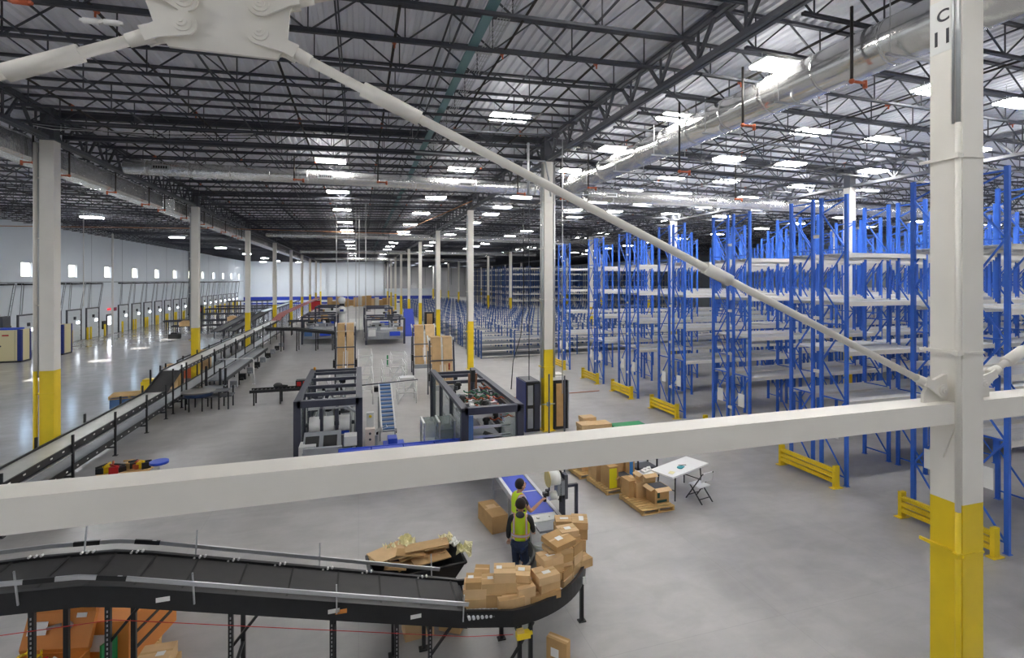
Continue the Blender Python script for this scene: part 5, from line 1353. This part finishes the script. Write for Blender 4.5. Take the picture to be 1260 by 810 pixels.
for x, y, z, w_, d_, h_, r_, mt_, lab in BX:
    o = M().cbox((0,0,h_/2), (w_, d_, h_)).build('carton', mt_, None, (x, y, z), R(r_)); tag(o, lab, 'cardboard box', 'boxes on the right pallets')
    if 'open' in lab or 'tall carton' in lab:
        M().cbox((0, -d_/2-.07, h_-.02), (w_, .15, .01), rx=R(20)).cbox((-w_/2-.06, 0, h_-.02), (.13, d_, .01), ry=R(-25)).build('flap', card3, o)
        M().box(-w_/2+.02, w_/2-.02, -d_/2+.02, d_/2-.02, h_, h_+.004).build('contents', paper if 'white' in lab else steel_dk, o)
    if 'yellow panel' in lab: M().box(-w_/2-.004, w_/2-.05, -d_/2-.004, -d_/2, .0, h_-.05).build('yellow_panel', mat('panel_lime', (232, 226, 40), .5), o)
    if 'blue' in lab: M().box(-.02, .1, -d_/2-.004, -d_/2, .08, h_-.04).box(w_/2, w_/2+.004, -.12, .05, .08, h_-.06).build('blue_label', mat('label_blue', (60, 140, 220), .5), o)
    if 'dark print' in lab: M().box(-.16, .16, -d_/2-.004, -d_/2, .03, .1).box(-.15, -.07, -d_/2-.004, -d_/2, .16, .3).build('dark_print', mat('print_green', (30, 74, 66), .6), o)
for i, (x, y, z) in enumerate(((7.75, 12.6, .8), (7.9, 12.66, .8))):
    m = M().cbox((0,0,0), (.2, .14, .06), .4, .2).cbox((.04,.04,.03), (.14, .1, .05), .9, -.3); tag(m.build('white_papers', paper, None, (x, y, z)), 'white crumpled papers in the small open carton, %s bunch' % ('left', 'right')[i], 'paper')
t = thing('wire_cart', 'black steel frame cart standing behind the loaded pallet', 'cart', (8.8, 14.4, 0), R(4))
for sx_ in (-.36, .36):
    for sy_ in (-.25, .25): M().box(sx_-.02, sx_+.02, sy_-.02, sy_+.02, .08, 1.05).build('post', black, t); M().cyl((sx_, sy_-.015, .05), (sx_, sy_+.015, .05), .05, 12).build('wheel', blackr, t)
for z in (.2, 1.03): M().box(-.36, .36, -.26, -.23, z-.02, z+.02).box(-.36, .36, .23, .26, z-.02, z+.02).box(-.37, -.34, -.25, .25, z-.02, z+.02).box(.34, .37, -.25, .25, z-.02, z+.02).build('frame_ring', black, t)
M().box(-.34, .34, -.23, .23, .21, .23).build('shelf', steel_dk, t)
t = thing('folding_table', 'white plastic folding table with black legs beside the pallets', 'table', (9.02, 12.75, 0), R(21))
M().box(-.9, .9, -.38, .38, .7, .745).build('tabletop', mat('table_white', (244, 244, 244), .4), t)
for s in (-1, 1):
    for y in (-.3, .3): M().bar((s*.68, y, 0), (s*.62, y*.9, .7), .028).build('leg', black, t)
    M().bar((s*.66, -.28, .28), (s*.66, .28, .28), .022).build('stretcher', black, t)
def on_table(x, y, m, name, mt_, lab, cat):
    p = Matrix.Rotation(R(21), 4, 'Z') @ Vector((x, y, 0)); o = m.build(name, mt_, None, (9.02+p.x, 12.75+p.y, .746), R(21)); tag(o, lab, cat)
on_table(-.62, -.15, M().cbox((0,0,.004), (.2,.14,.006), .3), 'yellow_papers', paper_y, 'yellow papers on the left end of the white folding table', 'paper')
on_table(-.12, -.08, M().cyl((0,0,0), (0,0,.03), .08, 16).cbox((.08,0,.012), (.18,.12,.02), .2), 'teal_bag', mat('teal_item', (40, 160, 170), .5), 'teal item lying in the middle of the white folding table', 'bag')
on_table(.12, .0, M().cbox((0,0,.006), (.24,.02,.012), -.5), 'dark_pen', black, 'thin dark object on the white folding table right of the teal item', 'pen')
t = thing('folding_chair', 'white folding chair with black legs in front of the white table', 'chair', (9.22, 12.1, 0), R(12))
whitec = mat('chair_white', (226, 228, 232), .4)
M().cbox((0, .02, .44), (.42, .4, .03)).build('seat', whitec, t)
M().cbox((0, -.24, .73), (.42, .025, .26), rx=R(10)).build('backrest', whitec, t)
for s in (-1, 1):
    M().bar((s*.22, .3, 0), (s*.2, -.28, .86), .026).build('leg', black, t); M().bar((s*.21, -.26, 0), (s*.21, .16, .43), .026).build('leg', black, t)
M().bar((-.21, .22, .12), (.21, .22, .12), .02).build('stretcher', black, t); M().bar((-.21, -.18, .12), (.21, -.18, .12), .02).build('stretcher', black, t)
# cartons and green skid seen above the beam
pallet(8.35, 17.3, 1.2, 1.1, 3, 'wooden pallet under the light cartons beyond the cross beam')
for i, (x, y, z, w_, d_, h_, mt_, lab) in enumerate(((8.0, 17.0, Z0, .5, .5, .8, card, 'light topped carton stack left, just above the beam right of the wood panel cabinet'), (8.6, 17.0, Z0, .62, .5, .78, card3, 'light carton right, just above the beam right of the wood panel cabinet'), (8.3, 17.5, Z0, .5, .4, .9, card3, 'carton rising behind the two light ones above the beam'))):
    o = M().box(-w_/2, w_/2, -d_/2, d_/2, 0, h_).build('carton', mt_, None, (x, y, z)); tag(o, lab, 'cardboard box')
    M().box(-w_/2-.02, w_/2+.02, -d_/2-.02, d_/2+.02, h_-.12, h_+.01).build('lid', card3, o)
tag(M().box(-.75,.75,-.5,.5,.0,.28).box(-.7,.7,-.45,.45,.28,.34).build('green_skid', green, None, (10.5, 18.2, 0)), 'flat green skid on the floor just above the cross beam', 'skid')
# roof-level conduits and the thin orange line, extra hanging wires near the middle column
o = M().tube([(0,0,0), (-13.5,.1,.05), (-30,.2,-.2)], .03, 6).build('orange_conduit', mat('conduit_orange', (196, 140, 100), .5), None, (3.5, 48.0, 10.55)); tag(o, 'thin orange brown conduit crossing below the roof toward the left wall', 'conduit')
o = M().tube([(0,0,0), (3.2,-17.5,.55)], .03, 6).build('orange_conduit', MATS['conduit_orange'], None, (3.5, 48.0, 10.55)); tag(o, 'thin orange brown conduit running diagonally up toward the middle columns', 'conduit')
m = M().tube([(-5.2,0,0), (0,0,0), (.15,0,-.7), (.25,0,-1.4)], .035, 8); tag(m.build('white_conduit', galv, None, (7.2, 19.1, 11.0)), 'grey conduit bending down onto the second middle column head', 'conduit')
t = thing('cable_bundle', 'loose dark and white cables hanging at the first left column head', 'cables', (-9.0, 19.0, 11.15))
for i, mt_ in enumerate((paper, black, galv, black)):
    M().tube([(-6+i*.3, -3.5, .35), (-2.5, -1.2+i*.1, -.1-.08*i), (0, 0, -.3+i*.05), (2.6, .5, -.05-.06*i), (5.5, .8+i*.2, .25)], .014, 5).build('cable', mt_, t)
for i, (px, py) in enumerate(((25, 2), (112, 26), (138, 28))):
    p = atY(px, py, 6.4)
    tag(M().cyl((-.07,0,0), (.07,0,0), .03, 10).box(-.1,.1,-.02,.02,-.015,.015).build('conduit_body', white_p if i else orange_c, None, (p.x, 6.4, p.z)), '%s fitting clipped to a roof joist at the upper left corner' % ('small orange', 'left pale', 'right pale')[i], 'fitting')
# ---------------------------------------------------------------- people
vest_m = bpy.data.materials.new('hi_vis_vest'); vest_m.use_nodes = True
def vest_mat(name, bands):
    m = bpy.data.materials.new(name); m.use_nodes = True; nt = m.node_tree; b = nt.nodes['Principled BSDF']; b.inputs['Roughness'].default_value = .7
    tc = nt.nodes.new('ShaderNodeTexCoord'); sp = nt.nodes.new('ShaderNodeSeparateXYZ'); nt.links.new(tc.outputs['Object'], sp.inputs[0])
    col = None; base = lin((206, 240, 50))
    prev = nt.nodes.new('ShaderNodeRGB'); prev.outputs[0].default_value = base; prev = prev.outputs[0]
    def absn(axis):
        n = nt.nodes.new('ShaderNodeMath'); n.operation = 'ABSOLUTE'; nt.links.new(sp.outputs[axis], n.inputs[0]); return n.outputs[0]
    ax = absn(0)
    for src, c, wd, rgb in [(k[0], k[1], k[2], k[3]) for k in bands]:
        s = ax if src == 'X' else sp.outputs[2]
        d = nt.nodes.new('ShaderNodeMath'); d.operation = 'SUBTRACT'; d.inputs[1].default_value = c; nt.links.new(s, d.inputs[0])
        a = nt.nodes.new('ShaderNodeMath'); a.operation = 'ABSOLUTE'; nt.links.new(d.outputs[0], a.inputs[0])
        l = nt.nodes.new('ShaderNodeMath'); l.operation = 'LESS_THAN'; l.inputs[1].default_value = wd; nt.links.new(a.outputs[0], l.inputs[0])
        mx = nt.nodes.new('ShaderNodeMix'); mx.data_type = 'RGBA'; nt.links.new(l.outputs[0], mx.inputs[0]); nt.links.new(prev, mx.inputs[6]); mx.inputs[7].default_value = lin(rgb); prev = mx.outputs[2]
    nt.links.new(prev, b.inputs['Base Color']); return m
bands = [('X', .13, .026, (250, 140, 60)), ('X', .13, .017, (204, 200, 216)), ('Z', 1.1, .034, (250, 140, 60)), ('Z', 1.1, .022, (204, 200, 216))]
vest1 = vest_mat('vest_yellow_green', bands)
def skinobj(name, pts, edges, mt, parent, root=0, sub=2):
    me = bpy.data.meshes.new(name); me.from_pydata([p[:3] for p in pts], edges, []); me.materials.append(mt)
    o = bpy.data.objects.new(name, me); COL.objects.link(o); o.parent = parent
    md = o.modifiers.new('skin', 'SKIN'); md.use_smooth_shade = True
    sv = me.skin_vertices[0].data
    for i, p in enumerate(pts):
        sv[i].radius = (p[3], p[4] if len(p) > 4 else p[3])
        sv[i].use_root = (i == root)
    s = o.modifiers.new('sub', 'SUBSURF'); s.levels = sub; s.render_levels = sub
    return o
def person(name, label, loc, rz, ht, pose, top_mat, sleeve, pants, hair_mat, hood=False):
    """facing local +Y; joints in metres for 1.78 m, scaled"""
    k = ht/1.78
    t = thing(name, label, 'person', loc, rz); t.scale = (k, k, k)
    sh, el, wr = pose['sh'], pose['el'], pose['wr']   # right, left
    hipx = .1
    # one continuous body
    P_ = [(0, 0, 1.0, .11, .08), (0, .0, 1.15, .135, .1), (0, 0, 1.32, .155, .11), (0, -.01, 1.44, .12, .09), (0, .0, 1.52, .055, .055), (0, .02, 1.57, .055), (0, .03, 1.66, .082, .098), (0, .02, 1.73, .07, .085)]
    E_ = [(i, i+1) for i in range(7)]
    def limb(start, pts):
        prev = start
        for p in pts: P_.append(p); E_.append((prev, len(P_)-1)); prev = len(P_)-1
        return prev
    ends = []
    for s, (a_, b_, c_) in enumerate(zip(sh, el, wr)):
        ends.append(limb(3, [(*a_, .058), ((a_[0]+b_[0])/2, (a_[1]+b_[1])/2, (a_[2]+b_[2])/2, .05), (*b_, .042), ((b_[0]+c_[0])/2, (b_[1]+c_[1])/2, (b_[2]+c_[2])/2, .038), (*c_, .028, .024)]))
    for s in (-1, 1):
        kn, an = pose['kn'][0 if s < 0 else 1], pose['an'][0 if s < 0 else 1]
        limb(0, [(s*hipx, 0, .86, .075), (s*hipx, kn[1]*.5, .68, .07), (*kn, .058), (kn[0]*.5+an[0]*.5, kn[1]*.5+an[1]*.5-.01, .32, .05), (*an, .038), (an[0], an[1]+.1, .035, .04, .03), (an[0], an[1]+.17, .03, .032, .02)])
    # palms are the last body joints, fingers branch from them
    for s, e in enumerate(ends):
        c_ = Vector(wr[s]); b_ = Vector(el[s]); d = (c_-b_).normalized(); side = Vector((1, 0, 0)) if abs(d.x) < .8 else Vector((0, 1, 0))
        side = (side-d*side.dot(d)).normalized(); nrm = d.cross(side)
        palm = c_+d*.07; P_.append((*palm, .036, .018)); E_.append((e, len(P_)-1)); pe = len(P_)-1
        for q, (off, ln) in enumerate(((-.03, .062), (-.01, .076), (.01, .072), (.03, .055))):
            a1 = palm+d*.03+side*off; a2 = a1+d*ln*.5+nrm*.008; a3 = a1+d*ln*.85+nrm*.03
            P_.append((*a1, .0095)); E_.append((pe, len(P_)-1)); P_.append((*a2, .0085)); E_.append((len(P_)-2, len(P_)-1)); P_.append((*a3, .007)); E_.append((len(P_)-2, len(P_)-1))
        sg = -1 if s == 0 else 1
        a1 = c_+d*.035-side*.036*sg*-1; a2 = a1+d*.03-side*.018*sg*-1+nrm*.012; P_.append((*a1, .012)); E_.append((pe, len(P_)-1)); P_.append((*a2, .009)); E_.append((len(P_)-2, len(P_)-1))
    body = skinobj('body', P_, E_, skin, t, 0, 2)
    # head details
    hd = thing_part = M().ball((0, .045, 1.665), .098, 20, 1.2)
    hx, hy, hz = 0, .045, 1.665
    face = M().extrude([(-.018, hy+.09, 1.635), (.018, hy+.09, 1.635), (.006, hy+.1, 1.69), (-.006, hy+.1, 1.69)], (0, .022, -.004)); 
    hd._add(face.v, face.f); hd.build('head', skin, t)
    for s in (-1, 1): M().ball((s*.1, .03, 1.66), .026, 10, 1.3).build('ear', skin, t)
    M().cbox((0, .142, 1.605), (.05, .012, .012)).build('mouth', mat('lips', (150, 84, 76), .6), t)
    for s in (-1, 1): M().ball((s*.034, .135, 1.68), .013, 8, .7).build('eye', black, t); M().cbox((s*.034, .143, 1.705), (.04, .01, .008)).build('eyebrow', hair, t)
    hm = M(); hm.ball((0, .02, 1.695), .112, 20, 1.08)
    hm.v = [(x, y-.0 if y < .08 else min(y, .085+.2*(z-1.7)), max(z, 1.61 if y < .05 else 1.73)) for x, y, z in hm.v]
    hm.build('hair', hair_mat, t)
    # clothing
    T = [(0, 0, .87, .19, .15), (0, 0, 1.15, .155, .115), (0, 0, 1.32, .165, .12), (0, -.01, 1.43, .12, .095), (0, .0, 1.5, .075, .07)]
    TE = [(0,1),(1,2),(2,3),(3,4)]
    for s, (a_, b_, c_) in enumerate(zip(sh, el, wr)):
        pts = [(*a_, .074), ((a_[0]+b_[0])/2, (a_[1]+b_[1])/2, (a_[2]+b_[2])/2, .066)]
        if sleeve > 1: pts += [(*b_, .058), ((b_[0]+c_[0])/2, (b_[1]+c_[1])/2, (b_[2]+c_[2])/2, .052), (b_[0]*.1+c_[0]*.9, b_[1]*.1+c_[1]*.9, b_[2]*.1+c_[2]*.9, .042)]
        prev = 3
        for p in pts: T.append(p); TE.append((prev, len(T)-1)); prev = len(T)-1
    skinobj('hoodie' if hood else 'shirt', T, TE, top_mat, t)
    V = [(0, 0, .93, .215, .17), (0, 0, 1.13, .205, .165), (0, 0, 1.3, .225, .17), (0, -.01, 1.41, .19, .145), (-.13, -.01, 1.44, .09, .11), (.13, -.01, 1.44, .09, .11)]
    skinobj('safety_vest', V, [(0,1),(1,2),(2,3),(3,4),(3,5)], vest1, t)
    if hood:
        M().ball((0, -.1, 1.52), .095, 14, .6).cyl((-.09, .06, 1.5), (.09, .06, 1.5), .05, 10).build('hood', top_mat, t)
    J = [(0, 0, .97, .165, .125)]; JE = []
    for s in (-1, 1):
        kn, an = pose['kn'][0 if s < 0 else 1], pose['an'][0 if s < 0 else 1]
        prev = 0
        for p in [(s*hipx, 0, .87, .108), (s*hipx, kn[1]*.5, .68, .094), (*kn, .074), (kn[0]*.5+an[0]*.5, kn[1]*.5+an[1]*.5-.01, .32, .07), (an[0], an[1], .1, .062)]:
            J.append(p); JE.append((prev, len(J)-1)); prev = len(J)-1
    jn = skinobj('jeans', J, JE, pants, t)
    M().ball((0, 0, 0), .19, 20, .95).build('jeans_seat', pants, t, (0, 0, .87)).scale = (1, .8, 1)
    for s in (0, 1):
        an = pose['an'][s]
        skinobj('shoe', [(an[0], an[1]-.03, .05, .05, .045), (an[0], an[1]+.08, .045, .05, .04), (an[0], an[1]+.19, .035, .045, .03)], [(0,1),(1,2)], black, t)
    return t
legs = dict(kn=((-.1, .02, .5), (.11, .03, .5)), an=((-.12, 0, .08), (.13, .02, .08)))
# back person reaching to the printer: faces +X-ish
person('person', 'person in yellow vest and short sleeves reaching to the label printer', (3.36, 10.52, 0), R(-78), 1.83,
       dict(sh=((.19, 0, 1.42), (-.19, 0, 1.42)), el=((.24, .14, 1.18), (-.24, .02, 1.14)), wr=((.18, .42, 1.3), (-.22, .16, .95)), **legs), shirt_dk, 1, denim, hair)
person('person', 'person in yellow vest over dark hoodie seen from behind by the cartons', (3.14, 9.74, 0), R(-22), 1.75,
       dict(sh=((.19, 0, 1.42), (-.19, 0, 1.42)), el=((.25, .1, 1.15), (-.25, .0, 1.14)), wr=((.25, .3, 1.0), (-.26, .12, .92)), **legs), hoodie, 2, mat('navy_jeans', (44, 56, 84), .85, noise=.2, nscale=12), hair, hood=True)
tag(M().box(-.03, .03, -.02, .02, -.07, .1).box(-.04, .05, -.05, .05, .06, .13).build('hand_scanner', black, None, (3.96, 10.52, 1.36)), 'black handheld scanner held up by the person at the printer', 'scanner')
